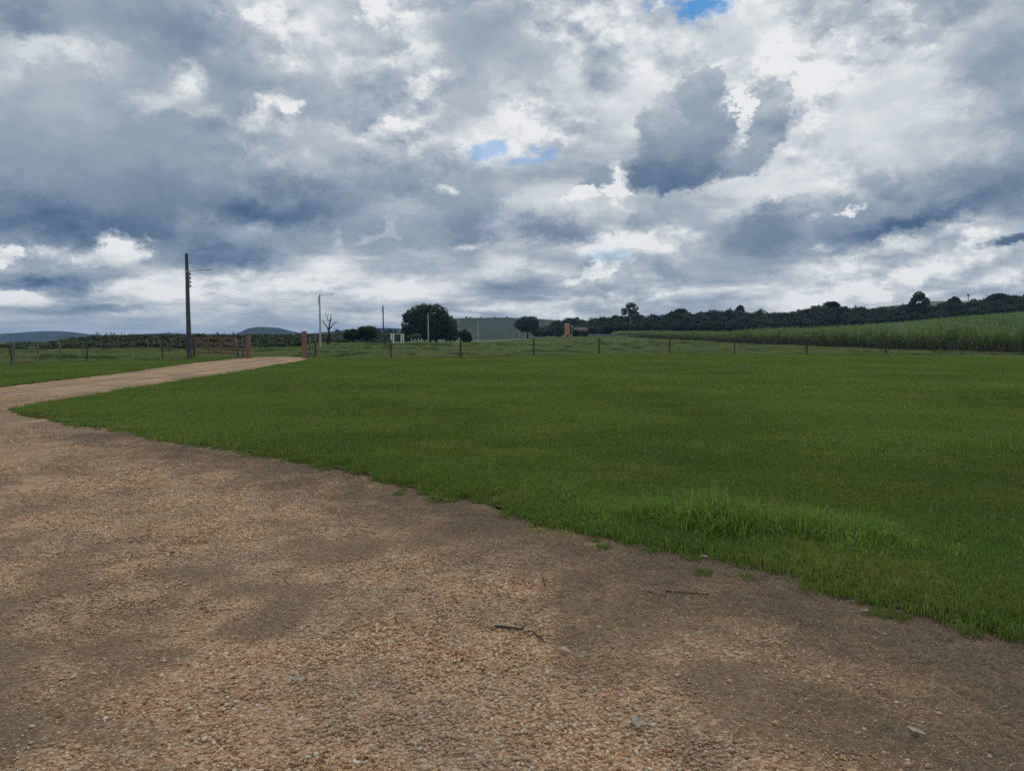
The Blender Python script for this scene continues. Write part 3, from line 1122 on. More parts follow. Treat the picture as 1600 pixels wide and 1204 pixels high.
def lawn_grass():
    near = [blades_mesh(f"grass_patch_a{i}", 420, .34, .03, .085, .0052, M_GRASS, .75, seed=i) for i in range(6)]
    mid = [blades_mesh(f"grass_patch_b{i}", 620, .80, .035, .09, .010, M_GRASS, .7, seed=20 + i) for i in range(5)]
    far = [blades_mesh(f"grass_patch_c{i}", 620, 1.9, .04, .10, .024, M_GRASS, .6, seed=40 + i) for i in range(5)]
    allp, allv, alls = [], [], []
    wisp = [blades_mesh(f"grass_patch_d{i}", 46, .42, .07, .17, .006, M_GRASS, .85, seed=55 + i) for i in range(4)]
    meshes = near + mid + far + wisp
    for poly in (LAWN_POLY, LEFT_POLY):
        for step, r0, r1, v0, nv in ((.16, 0, 10.0, 0, 6), (.36, 9.6, 21, 6, 5), (.85, 20.5, 62, 11, 5)):
            if poly is LEFT_POLY and r1 < 20:
                continue
            X, Y = grid_points(poly, step, 0.5, 60, .95, .5, r0, r1)
            line = list(poly) + [poly[0]]
            if r1 > 30:                                   # wide patches stay clear of the edges; smaller ones fill the rim
                d = edge_dist(line, X, Y)
                X, Y = X[d > .8], Y[d > .8]
                X2, Y2 = grid_points(poly, .36, 0.5, 60, .95, .5, r0, r1)
                d = edge_dist(line, X2, Y2)
                X2, Y2 = X2[(d > .25) & (d < 1.0)], Y2[(d > .25) & (d < 1.0)]
                allp.append(np.column_stack([X2, Y2, micro(X2, Y2) + .018]))
                allv.append(RNG.integers(6, 11, len(X2)))
                alls.append(np.column_stack([np.ones(len(X2)), np.ones(len(X2)), RNG.uniform(.8, 1.5, len(X2))]))
            elif r1 < 15:
                d = edge_dist(LAWN_NEAR, X, Y)
                k = (d > .28) | (RNG.random(len(X)) < .55)
                X, Y = X[k], Y[k]
            elif r1 > 15:
                d = edge_dist(line, X, Y)
                X, Y = X[d > .22], Y[d > .22]
            if not len(X):
                continue
            allp.append(np.column_stack([X, Y, micro(X, Y) + .018]))
            allv.append(RNG.integers(v0, v0 + nv, len(X)))
            g = fbm(X / 2.3, Y / 2.3, 61, 3)
            e = edge_dist(LAWN_NEAR, X, Y)
            sc = (.86 + .42 * g) * RNG.uniform(.75, 1.25, len(X)) * (1 + .25 * (1 - S(e, .1, .9)))
            alls.append(np.column_stack([np.ones(len(X)), np.ones(len(X)), sc]))
    # ragged fringe creeping onto the dirt
    L = np.array(resample(LAWN_NEAR[:-2], .05))
    L = L[np.hypot(L[:, 0], L[:, 1]) < 19]
    kx = RNG.random(len(L)) < .55
    L = L[kx] + RNG.normal(0, .07, (kx.sum(), 2))
    L2 = np.array(resample(LAWN_NEAR[:-2], .03))
    L2 = L2[(np.hypot(L2[:, 0], L2[:, 1]) < 16) & (vnoise(L2[:, 0] * 1.7, L2[:, 1] * 1.7, 88) > .52)]
    L2 = L2[RNG.random(len(L2)) < .25]
    L2 = L2 + RNG.normal(0, .21, L2.shape)
    L = np.concatenate([L, L2])
    allp.append(np.column_stack([L, micro(L[:, 0], L[:, 1]) + .004]))
    allv.append(RNG.integers(0, 6, len(L)))
    q = RNG.uniform(.35, .8, len(L))
    q[-len(L2):] *= .8
    alls.append(np.column_stack([q * .6, q * .6, q]))
    # taller wisps standing here and there in the nearer lawn
    X, Y = grid_points(LAWN_POLY, .34, 0.5, 13, .95, .5, 0, 13)
    k = vnoise(X * .9 + 9, Y * .9, 93) * RNG.random(len(X)) > .36
    X, Y = X[k], Y[k]
    allp.append(np.column_stack([X, Y, micro(X, Y) + .016]))
    allv.append(RNG.integers(16, 20, len(X)))
    q = RNG.uniform(.6, 1.25, len(X))
    alls.append(np.column_stack([q, q, q]))
    P, V, Sx = np.concatenate(allp), np.concatenate(allv), np.concatenate(alls)
    # names sort alphabetically: a0.. b0.. c0..
    o = scatter("lawn_grass", meshes, P, RNG.uniform(0, 6.28, len(P)), Sx, V)
    tag(o, "short mown grass blades covering the lawn and the strip by the road", "grass")


def rough_grass():
    """unmown pasture beyond the fences, and the shaggy line along the fence feet"""
    ms = [blades_mesh(f"rough_patch_a{i}", 420, 1.5, .10, .30, .020, M_ROUGH, .55, clump=26, seed=60 + i) for i in range(4)]
    ms += [blades_mesh(f"rough_patch_b{i}", 420, 4.5, .12, .36, .055, M_ROUGH, .5, clump=60, seed=70 + i) for i in range(4)]
    P, V, Sx = [], [], []
    dark = leaf_mat("tussock_grass", (.045, .085, .026), (.085, .130, .042), (.22, .20, .10), .3, .6, .15)
    ms += [blades_mesh(f"rough_patch_c{i}", 300, .9, .10, .34, .026, dark, .7, circle=True, seed=80 + i) for i in range(4)]
    for x0, x1, y0, y1, st in ((-75, 75, 40, 130, 1.3), (-120, 45, 130, 230, 3.0)):
        X, Y = np.meshgrid(np.arange(x0, x1, st), np.arange(y0, y1, st))
        X, Y = (X + RNG.uniform(-.6, .6, X.shape) * st).ravel(), (Y + RNG.uniform(-.6, .6, Y.shape) * st).ravel()
        k = (np.abs(X) < .75 * Y) & ~inside(LAWN_POLY, X, Y) & ~inside(LEFT_POLY, X, Y) & ~inside(DRIVE_POLY, X, Y)
        k &= (vnoise(X / 3.2, Y / 2.4, 97) > .60) & (RNG.random(len(X)) < .6)
        X, Y = X[k], Y[k]
        P.append(np.column_stack([X, Y, terrain(X, Y) + .05 * (1 - S(np.hypot(X, Y), 52, 60))]))
        V.append(RNG.integers(8, 12, len(X)))
        q = RNG.uniform(.6, 1.5, len(X))
        Sx.append(np.column_stack([q * 1.2, q, q * RNG.uniform(.4, 1.0, len(X))]))
    for line in (FENCE_R, FENCE_L):
        L = np.array(resample(line, .35))
        L = L[(np.abs(L[:, 0]) < .8 * L[:, 1]) & (vnoise(L[:, 0] / 1.6, L[:, 1] / 1.6, 98) > .42)]
        L = L + RNG.normal(0, .12, L.shape) + [0, .1]
        P.append(np.column_stack([L, np.full(len(L), -.01)]))
        V.append(RNG.integers(8, 12, len(L)))
        q = RNG.uniform(.35, 1.0, len(L))
        Sx.append(np.column_stack([q, q * .8, q * .8]))
    box = [(-75, 36), (75, 36), (75, 96), (-75, 96)]
    X, Y = grid_points(box, .9, 36, 96, .78)
    road = np.abs(X - (GATE_X0 + GATE_X1) / 2) < 1.9
    k = ~inside(LAWN_POLY, X, Y) & ~inside(LEFT_POLY, X, Y) & ~inside(DRIVE_POLY, X, Y) & ~(road & (Y < 58))
    X, Y = X[k], Y[k]
    g = fbm(X / 5, Y / 5, 71, 3)
    P.append(np.column_stack([X, Y, terrain(X, Y) - .02 + .05 * (1 - S(np.hypot(X, Y), 52, 60))]))
    V.append(RNG.integers(0, 4, len(X)))
    Sx.append(np.column_stack([np.ones(len(X)), np.ones(len(X)), (.25 + 1.2 * g ** 1.5) * RNG.uniform(.6, 1.4, len(X))]))
    box = [(-200, 92), (60, 92), (60, 260), (-200, 260)]
    X, Y = grid_points(box, 2.9, 92, 260, .72)
    g = fbm(X / 9, Y / 9, 73, 3)
    P.append(np.column_stack([X, Y, terrain(X, Y) - .03]))
    V.append(RNG.integers(4, 8, len(X)))
    Sx.append(np.column_stack([np.ones(len(X)), np.ones(len(X)), (.2 + 1.1 * g ** 1.5) * RNG.uniform(.6, 1.4, len(X))]))
    for line, dens in ((FENCE_R, .28), (FENCE_L, .30)):
        L = np.array(resample(line, dens))
        L = L[np.abs(L[:, 0]) < .8 * L[:, 1]]
        L = L + RNG.normal(0, .22, L.shape) + [0, .15]
        g = vnoise(L[:, 0] * .6, L[:, 1] * .6, 77)
        P.append(np.column_stack([L, np.full(len(L), -.01)]))
        V.append(RNG.integers(0, 4, len(L)))
        q = (.35 + .75 * g) * RNG.uniform(.6, 1.2, len(L))
        Sx.append(np.column_stack([.45 + 0 * q, .45 + 0 * q, q]))
    P, V, Sx = np.concatenate(P), np.concatenate(V), np.concatenate(Sx)
    o = scatter("pasture_grass", ms, P, RNG.uniform(0, 6.28, len(P)), Sx, V)
    tag(o, "tufted unmown pasture grass growing beyond and along the wire fences", "grass")


lawn_grass()
rough_grass()


def tuft(name, label, cat, loc, n, dia, hmin, hmax, width, mat, lean=.6, seed=0, scale=(1, 1, 1), group=None):
    o = obj(name, blades_mesh(name, n, dia, hmin, hmax, width, mat, lean, circle=True, seed=seed, droop=.5), None, loc)
    o.scale = scale
    tag(o, label, cat, group)
    return o


# the tall clump at the lawn's edge: a long mound of overlapping tufts
def tall_clump():
    r = np.random.default_rng(5)
    V, T, tint, n0 = [], [], [], 0
    A, B = at(970, 818), at(1430, 868)
    for i in range(120):
        t = r.uniform(-.16, 1.10)
        off = r.normal(.22, .30)
        c = A.lerp(B, t) + Vector((r.normal(0, .12), off, 0))
        hh = (.06 + .31 * max(0, math.sin(math.pi * min(1, max(0, t * .80 + .13)))) ** .6 * math.exp(-((off - .22) / .38) ** 2)) * r.uniform(.6, 1.3)
        me = blades_mesh("tmp", 110, r.uniform(.32, .6), hh * .35, hh * 1.2, .0088, None, .75, circle=True, seed=int(r.integers(1e6)), droop=.42)
        co = np.empty(len(me.vertices) * 3, np.float32)
        me.vertices.foreach_get("co", co)
        co = co.reshape(-1, 3) + [c.x, c.y, .02]
        f = np.empty(len(me.loops), np.int32)
        me.loops.foreach_get("vertex_index", f)
        tt = np.empty(len(me.vertices), np.float32)
        me.attributes["tint"].data.foreach_get("value", tt)
        V.append(co)
        T.append(f.reshape(-1, 3) + n0)
        tint.append(tt)
        n0 += len(co)
        bpy.data.meshes.remove(me)
    o = obj("grass_clump", mesh_np("grass_clump", np.concatenate(V), np.concatenate(T), M_TALL, False, {"tint": np.concatenate(tint)}))
    tag(o, "long mound of tall bright green grass at the lawn edge beside the gravel", "grass clump")


tall_clump()
p = at(885, 776)
tuft("grass_tuft", "small bright tuft of taller grass standing apart near the tall grass mound", "grass tuft", (p.x, p.y, .02), 260, .55, .06, .17, .008, M_TALL, .8, 3)
p = at(692, 779)
tuft("weed", "small dark green weed at the tip of lawn edge touching the bare dirt", "weed", (p.x, p.y, 0), 220, .36, .04, .11, .016, M_GRASS, 1.0, 4)
p = at(1160, 577)
tuft("weed", "dark broad weed alone on the far lawn before the wire fence", "weed", (p.x, p.y, .02), 200, .9, .1, .28, .05, M_ROUGH, .9, 6)
p = at(1456, 601)
tuft("weed", "flat dark weed patch on the lawn towards the cane field", "weed", (p.x, p.y, .02), 160, .9, .06, .16, .05, M_ROUGH, 1.0, 7)
p = at(560, 645)
tuft("weed", "low tuft in the middle of lawn facing the gate", "weed", (p.x, p.y, .02), 160, .7, .06, .13, .03, M_GRASS, 1.0, 8)

# ------------------------------------------------------------------ loose stones on the drive
def stone_mat():
    m, k = new_mat("quartz_pebble")
    t = attr_node(k, "tint").outputs["Fac"]
    oi = k.n.new("ShaderNodeObjectInfo").outputs["Random"]
    geo = k.n.new("ShaderNodeNewGeometry").outputs["Position"]
    tc = k.n.new("ShaderNodeTexCoord").outputs["Object"]
    f = k.math("FRACT", k.math("ADD", t, k.math("MULTIPLY", oi, .37)))
    c = k.ramp(f, [(0, (.22, .12, .07, 1)), (.12, (.37, .19, .10, 1)), (.35, (.52, .30, .16, 1)), (.6, (.60, .385, .22, 1)),
                   (.80, (.64, .46, .30, 1)), (.92, (.70, .58, .44, 1)), (1, (.78, .71, .60, 1))])
    big = k.noise(geo, 1.0, 3.0, .5)["Fac"]
    c = k.mixc(k.maprange(big, .40, .62, .6, 0), c, (.33, .255, .19, 1))      # dusty, greyer areas
    n = k.noise(tc, 90.0, 4.0, .6)["Fac"]
    c = k.vec("MULTIPLY", k.vec("SCALE", c, k.maprange(n, .25, .75, .72, 1.2)), (.98, .98, .90))
    out_surface(k, principled(k, c, .75, .3, bump(k, n, .5, .002)))
    return m


M_STONE = stone_mat()


def pebble_geo(r, sub, size):
    bm = bmesh.new()
    bmesh.ops.create_icosphere(bm, subdivisions=sub, radius=.5)
    V = np.array([v.co[:] for v in bm.verts])
    F = np.array([[v.index for v in f.verts] for f in bm.faces])
    bm.free()
    for _ in range(4):                                  # knock flats and corners into the ball
        d = r.normal(0, 1, 3)
        d /= np.linalg.norm(d)
        q = V @ d
        lim = r.uniform(.24, .40)
        V = V - np.outer(np.maximum(q - lim, 0) * .85, d)
    V = V * (r.uniform(.85, 1.25), r.uniform(.75, 1.0), r.uniform(.5, .8)) * size
    return V, F


def pebble_patch(name, n, area, smin, smax, sub, seed):
    r = np.random.default_rng(seed)
    V, F, T, c = [], [], [], 0
    prot = [pebble_geo(r, sub, 1.0) for _ in range(8)]
    for i in range(n):
        v, f = prot[r.integers(8)]
        s = smin + (smax - smin) * r.uniform() ** 2.0
        a = r.uniform(0, 6.28)
        R = np.array([[math.cos(a), -math.sin(a), 0], [math.sin(a), math.cos(a), 0], [0, 0, 1]])
        tx = r.normal(0, .3)
        Rx = np.array([[1, 0, 0], [0, math.cos(tx), -math.sin(tx)], [0, math.sin(tx), math.cos(tx)]])
        p = np.array([*r.uniform(-area / 2, area / 2, 2), s * r.uniform(.02, .34)])
        V.append((v * s) @ (R @ Rx).T + p)
        F.append(f + c)
        T.append(np.full(len(v), r.uniform()))
        c += len(v)
    return mesh_np(name, np.concatenate(V), np.concatenate(F), M_STONE, True, {"tint": np.concatenate(T)})


def gravel():
    dense = [pebble_patch(f"gravel_patch_a{i}", 150, .24, .007, .024, 1, 100 + i) for i in range(7)]
    thin = [pebble_patch(f"gravel_patch_b{i}", 85, .27, .0035, .016, 1, 120 + i) for i in range(5)]
    coarse = [pebble_patch(f"gravel_patch_c{i}", 300, .62, .012, .030, 1, 140 + i) for i in range(5)]
    midp = [pebble_patch(f"gravel_patch_d{i}", 80, .25, .006, .021, 1, 160 + i) for i in range(5)]
    P, V, Sx = [], [], []
    for step, r0, r1, (va, na), (vb, nb) in ((.13, 0, 8.2, (0, 7), (7, 5)), (.40, 8.0, 24.0, (12, 5), (12, 5))):
        X, Y = grid_points(DRIVE_POLY, step, 1.2, r1, .82, .5, r0, r1)
        c = cover(X, Y) + RNG.normal(0, .03, len(X))
        full = c > .46
        half = (c > .35) & ~full
        some = (c > .02) & (c <= .35) & (RNG.random(len(X)) < (.97 if r0 == 0 else .35))
        if r0:
            half &= RNG.random(len(X)) < .6
        for k, v0, nn in ((full, va, na), (half, 17 if r0 == 0 else va, 5), (some, vb, nb)):
            x, y = X[k], Y[k]
            P.append(np.column_stack([x, y, micro(x, y) - .002]))
            V.append(RNG.integers(v0, v0 + nn, len(x)))
            q = RNG.uniform(.8, 1.2, len(x)) * (1.0 if k is full else .85)
            Sx.append(q)
    P, V, Sx = np.concatenate(P), np.concatenate(V), np.concatenate(Sx)
    o = scatter("gravel", dense + thin + coarse + midp, P, RNG.uniform(0, 6.28, len(P)), Sx, V, parent=drive)
    # the nearest larger stones one by one
    r = np.random.default_rng(9)
    prot = []
    for i in range(8):
        v, f = pebble_geo(r, 2, 1.0)
        prot.append(mesh_np("pebble", v, f, M_STONE, True, {"tint": np.full(len(v), r.uniform())}))
    n = 0
    while n < 300:
        y = 2.5 + 1.9 * r.uniform() ** 1.3
        x = r.uniform(-.69, .69) * y
        if not inside(DRIVE_POLY, [x], [y])[0] or edge_dist(LAWN_NEAR, [x], [y])[0] < .1:
            continue
        cv = float(cover([x], [y])[0])
        if cv < r.uniform(.05, .45):
            continue
        s = r.uniform(.017, .031)
        q = obj("pebble", prot[r.integers(8)], drive, (x, y, float(micro([x], [y])[0]) + s * .16), (r.normal(0, .25), r.normal(0, .25), r.uniform(0, 6.28)))
        q.scale = (s, s, s)
        n += 1


gravel()


# dead grass, chaff and small litter lying on the dirt
def litter():
    r = np.random.default_rng(15)

    def straw(name, n, area, l0, l1, w_, seed):
        r = np.random.default_rng(seed)
        c = r.uniform(-area / 2, area / 2, (n, 2))
        a = r.uniform(0, 6.28, n)
        ln = r.uniform(l0, l1, n)
        d = np.column_stack([np.cos(a), np.sin(a)])
        s = np.column_stack([-d[:, 1], d[:, 0]]) * w_ * .5
        V = np.empty((n, 5, 3))
        bend = r.normal(0, .25, n)[:, None] * s / w_ * ln[:, None] * 2
        V[:, 0, :2] = c - d * ln[:, None] / 2 - s
        V[:, 1, :2] = c - d * ln[:, None] / 2 + s
        V[:, 2, :2] = c + bend + s
        V[:, 3, :2] = c + bend - s
        V[:, 4, :2] = c + d * ln[:, None] / 2
        V[:, 0, 2] = V[:, 1, 2] = r.uniform(.001, .008, n)
        V[:, 2, 2] = V[:, 3, 2] = r.uniform(.004, .022, n)
        V[:, 4, 2] = r.uniform(.001, .018, n)
        i = np.arange(n)[:, None] * 5
        T = np.concatenate([i + [0, 1, 2], i + [0, 2, 3], i + [3, 2, 4]], 0)
        return mesh_np(name, V.reshape(-1, 3), T, M_STRAW, False, {"tint": np.repeat(r.uniform(0, 1, n), 5)})

    ms = [straw(f"straw_patch_a{i}", 130, .34, .02, .09, .0022, 200 + i) for i in range(5)]
    X, Y = grid_points(DRIVE_POLY, .15, 1.5, 14, .8, .5, 0, 14)
    e = edge_dist(LAWN_NEAR, X, Y)
    c = cover(X, Y)
    pr = np.clip(.75 * (1 - S(e, .35, 1.5)) + .30 * (1 - S(c, .2, .36)) * S(X, -.6, .6), 0, .9)
    k = RNG.random(len(X)) < pr
    X, Y = X[k], Y[k]
    P = np.column_stack([X, Y, micro(X, Y) + .001])
    o = scatter("dead_grass", ms, P, RNG.uniform(0, 6.28, len(P)), RNG.uniform(.7, 1.3, len(P)), parent=None)
    tag(o, "thin mat of dead grass bits on the dirt along the lawn edge", "dead grass")


litter()

M_DRYLEAF = plain_mat("dry_leaf", (.24, .20, .16), (.38, .34, .29), 40.0, .8, .15)
M_TWIG = plain_mat("dark_twig", (.035, .028, .022), (.07, .055, .045), 60.0, .9, .1)


def dry_leaf(px, py, ln, label, seed):
    r = random.Random(seed)
    ln *= .72
    p = at(px, py)
    bm = bmesh.new()
    n = 7
    rows = []
    for i in range(n):
        t = i / (n - 1)
        wv = math.sin(math.pi * t ** .8) * .22 * ln + .002
        z = .006 + .16 * ln * (t - .5) ** 2 + r.uniform(0, .003)
        cx = .12 * ln * math.sin(t * 3)
        rows.append([bm.verts.new((cx - wv, (t - .5) * ln, z + .35 * wv)), bm.verts.new((cx, (t - .5) * ln, z)), bm.verts.new((cx + wv, (t - .5) * ln, z + .55 * wv))])
    for a, b in zip(rows[:-1], rows[1:]):
        bm.faces.new((a[0], a[1], b[1], b[0]))
        bm.faces.new((a[1], a[2], b[2], b[1]))
    me = bpy.data.meshes.new("dry_leaf")
    bm.to_mesh(me)
    bm.free()
    me.materials.append(M_DRYLEAF)
    me.polygons.foreach_set("use_smooth", [True] * len(me.polygons))
    o = obj("dry_leaf", me, None, (p.x, p.y, float(micro([p.x], [p.y])[0]) + .012), (r.uniform(-.1, .1), r.uniform(-.1, .1), r.uniform(0, 6.28)))
    tag(o, label, "leaf", "dry leaves lying on the gravel")


for i, (a, b, l, lab) in enumerate([
        (885, 1021, .10, "pale curled dry leaf just right of the curved dark twig"),
        (992, 1134, .12, "long dry leaf on bare dirt nearest the bottom centre"),
        (1432, 1150, .10, "grey crumpled leaf lowest on the right side of gravel"),
        (1100, 872, .08, "light dry leaf near the lawn edge below the tall grass mound"),
        (462, 1062, .09, "single pale leaf on the dust left of the thick gravel"),
        (1448, 918, .09, "whitish leaf lying in the short grass near the dirt"),
        (1350, 962, .08, "dry leaf close to the lawn edge on the far right dirt")]):
    dry_leaf(a, b, l, lab, i)


def twig(pts, rad, label, branch=()):
    root = None
    mb = MB()
    P = [at(a, b) for a, b in pts]
    Q = [Vector((p.x, p.y, float(micro([p.x], [p.y])[0]) + .012)) for p in P]
    c = Q[0].copy()
    mb.tube([q - c for q in Q], [rad * (1 - .6 * i / len(Q)) for i in range(len(Q))], 6)
    for br in branch:
        B = [at(a, b) for a, b in br]
        mb.tube([Vector((p.x, p.y, .014 + .01 * i)) - c for i, p in enumerate(B)], rad * .5, 5)
    o = mb.build("twig", M_TWIG, None, c, smooth=True)
    tag(o, label, "twig", "twigs lying on the drive")


twig([(772, 983), (790, 985), (812, 987), (828, 990), (842, 998), (852, 1008)], .006, "thin curved dark twig lying on the thick gravel", [[(812, 987), (822, 982)]])
twig([(1040, 925), (1062, 928), (1085, 931), (1108, 932)], .006, "straight dark stick on the dirt left of the lawn edge", [[(1085, 931), (1094, 926)]])
twig([(1012, 926), (1026, 931), (1042, 934)], .004, "short thin twig left of the straight dark stick")
twig([(848, 906), (851, 916), (853, 920)], .003, "tiny pale straw sized twig above the curved twig")

# ------------------------------------------------------------------ leaves and trees
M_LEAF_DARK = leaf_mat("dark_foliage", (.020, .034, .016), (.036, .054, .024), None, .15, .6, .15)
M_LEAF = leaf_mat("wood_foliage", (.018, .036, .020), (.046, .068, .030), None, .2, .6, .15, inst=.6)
M_LEAF_PALE = leaf_mat("pale_foliage", (.085, .120, .065), (.12, .155, .085), None, .25, .6, .15)
M_CANE = leaf_mat("cane_leaf", (.092, .165, .050), (.140, .215, .072), (.24, .24, .12), .42, .55, .2, big=22.0)
M_CANE_STALK = plain_mat("cane_stalk", (.10, .10, .055), (.17, .155, .10), 4.0, .7, .2, (1, 1, .3))
M_SCRUB = leaf_mat("shrub_foliage", (.038, .062, .032), (.090, .105, .052), (.15, .12, .075), .2, .6, .15, inst=.5)


def crown_mesh(name, lobes, n, leaf, mat, seed, shell=.72, flat=.5):
    """leaf sized faces spread through lobes: (x, y, z, rx, ry, rz)"""
    r = np.random.default_rng(seed)
    vol = np.array([l[3] * l[4] * l[5] for l in lobes]) ** (2 / 3)
    pick = r.choice(len(lobes), n, p=vol / vol.sum())
    L = np.array(lobes)[pick]
    d = r.normal(0, 1, (n, 3))
    d /= np.linalg.norm(d, axis=1)[:, None]
    rad = np.where(r.uniform(0, 1, n) < shell, r.uniform(.80, 1.06, n), r.uniform(.2, .85, n))
    # bumpy outline: sub clumps
    bump_ = .86 + .28 * vnoise(d[:, 0] * 3.1 + pick * 7.7, d[:, 1] * 3.1 + d[:, 2] * 4.3, seed)
    c = L[:, :3] + d * L[:, 3:] * (rad * bump_)[:, None]
    nrm = d * .6 + r.normal(0, .6, (n, 3)) + [0, 0, flat]
    nrm /= np.linalg.norm(nrm, axis=1)[:, None]
    t = np.cross(nrm, r.normal(0, 1, (n, 3)))
    t /= np.linalg.norm(t, axis=1)[:, None]
    b = np.cross(nrm, t)
    s = leaf * r.uniform(.55, 1.3, n)[:, None]
    V = np.empty((n, 4, 3))
    V[:, 0] = c - t * s * .62
    V[:, 1] = c - b * s * .38 + nrm * s * .12
    V[:, 2] = c + t * s * .62
    V[:, 3] = c + b * s * .38 + nrm * s * .12
    F = np.arange(n * 4).reshape(-1, 4)
    cl = vnoise(c[:, 0] / (leaf * 4) + 50, (c[:, 1] + c[:, 2] * 1.7) / (leaf * 4) + 50, seed + 1)
    tint = np.repeat(np.clip(.65 * cl + .35 * r.uniform(0, 1, n), 0, .92), 4)
    return mesh_np(name, V.reshape(-1, 3), F, mat, False, {"tint": tint})


def limb_mesh(name, paths, mat):
    mb = MB()
    for pts, r0, r1 in paths:
        k = len(pts)
        mb.tube(pts, [r0 + (r1 - r0) * i / (k - 1) for i in range(k)], 7)
    return mb.mesh(name, mat, True)


def round_lobes(w_, h0, h1, depth=None, n=9, seed=0, dome=True):
    """lobes filling a crown of width w_ between heights h0 and h1"""
    r = np.random.default_rng(seed)
    depth = depth or w_
    H = h1 - h0
    out = [(0, 0, h0 + H * .48, w_ * .34, depth * .34, H * .42)]
    for i in range(n):
        a = 6.283 * i / n + r.uniform(-.3, .3)
        rr = r.uniform(.20, .30)
        x, y = math.cos(a) * w_ * rr, math.sin(a) * depth * rr
        lift = .30 + .42 * r.uniform() if dome else r.uniform(.25, .75)
        s = r.uniform(.16, .24)
        out.append((x, y, h0 + H * lift, w_ * s, depth * s, H * r.uniform(.2, .30)))
    for i in range(n // 2):
        a = r.uniform(0, 6.283)
        rr = r.uniform(0, .16)
        out.append((math.cos(a) * w_ * rr, math.sin(a) * depth * rr, h0 + H * r.uniform(.66, .8), w_ * .17, depth * .17, H * .2))
    return out


def tree_thing(name, label, cat, base, crown_me, limb_me, group=None, scale=1.0, rz=0.0):
    t = empty(name, base, rz)
    t.scale = (scale,) * 3
    tag(t, label, cat, group)
    obj("trunk", limb_me, t)
    if crown_me is not None:
        obj("crown", crown_me, t)
    return t


def ground_at(px, Y):
    x = (px - 800) / FPX * Y
    return Vector((x, Y, float(terrain(x, Y))))


def px_h(py, Y):
    """height above the camera plane zero of a pixel row at distance Y"""
    return atY(800, py, Y).z


def simple_limbs(h, r0, w_, seed, n=5, fork=.4):
    r = random.Random(seed)
    P = [([(0, 0, -.3), (r.uniform(-.1, .1) * h * .1, 0, h * fork * .5), (r.uniform(-.05, .05) * h, r.uniform(-.05, .05) * h, h * fork)], r0, r0 * .7)]
    top = P[0][0][-1]
    for i in range(n):
        a = 6.283 * i / n + r.uniform(-.4, .4)
        e = (math.cos(a) * w_ * r.uniform(.2, .36), math.sin(a) * w_ * r.uniform(.2, .36), h * r.uniform(.62, .86))
        m = ((top[0] + e[0]) * .42, (top[1] + e[1]) * .42, (top[2] + e[2]) * .52)
        P.append(([top, m, e], r0 * .5, r0 * .12))
    return P


# the big dark tree in the middle
Y = 196
b = ground_at(671, Y)
hh = px_h(474, Y) - b.z
W = 88 / FPX * Y
lob = [(0, 0, hh * .50, W * .33, W * .32, hh * .42), (-W * .30, 0, hh * .42, W * .19, W * .2, hh * .34), (-W * .36, .3, hh * .27, W * .13, W * .2, hh * .20),
       (W * .30, 0, hh * .38, W * .20, W * .2, hh * .31), (W * .40, 0, hh * .24, W * .13, W * .16, hh * .19), (-W * .12, 0, hh * .78, W * .22, W * .22, hh * .20),
       (W * .10, 0, hh * .76, W * .22, W * .22, hh * .21), (-W * .30, -1, hh * .66, W * .16, W * .16, hh * .16), (W * .24, -1, hh * .63, W * .16, W * .16, hh * .17),
       (0, -W * .25, hh * .40, W * .24, W * .15, hh * .28), (W * .12, 0, hh * .25, W * .30, W * .25, hh * .15), (-W * .18, 0, hh * .24, W * .22, W * .25, hh * .14)]
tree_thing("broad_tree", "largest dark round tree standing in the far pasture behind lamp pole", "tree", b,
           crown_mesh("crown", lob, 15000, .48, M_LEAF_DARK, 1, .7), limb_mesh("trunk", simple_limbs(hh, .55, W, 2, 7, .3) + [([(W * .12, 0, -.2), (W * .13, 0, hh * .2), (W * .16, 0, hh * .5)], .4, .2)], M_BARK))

# twin low dark trees left of it
Y = 150
for px, wpx, top, lab, sd in ((552, 30, 513.5, "smaller left one of two low dark bushy trees in the pasture", 3), (574, 31, 508.5, "taller right one of two low dark bushy trees in the pasture", 4)):
    b = ground_at(px, Y + (px - 552) * .06)
    hh = px_h(top, Y) - b.z
    W = wpx / FPX * Y
    tree_thing("bushy_tree", lab, "tree", b, crown_mesh("crown", round_lobes(W * 1.12, hh * .16, hh * 1.0, n=8, seed=sd), 5200, .30, M_LEAF_DARK, sd), limb_mesh("trunk", simple_limbs(hh, .22, W, sd, 5, .25), M_BARK),
               "pair of low dark trees")

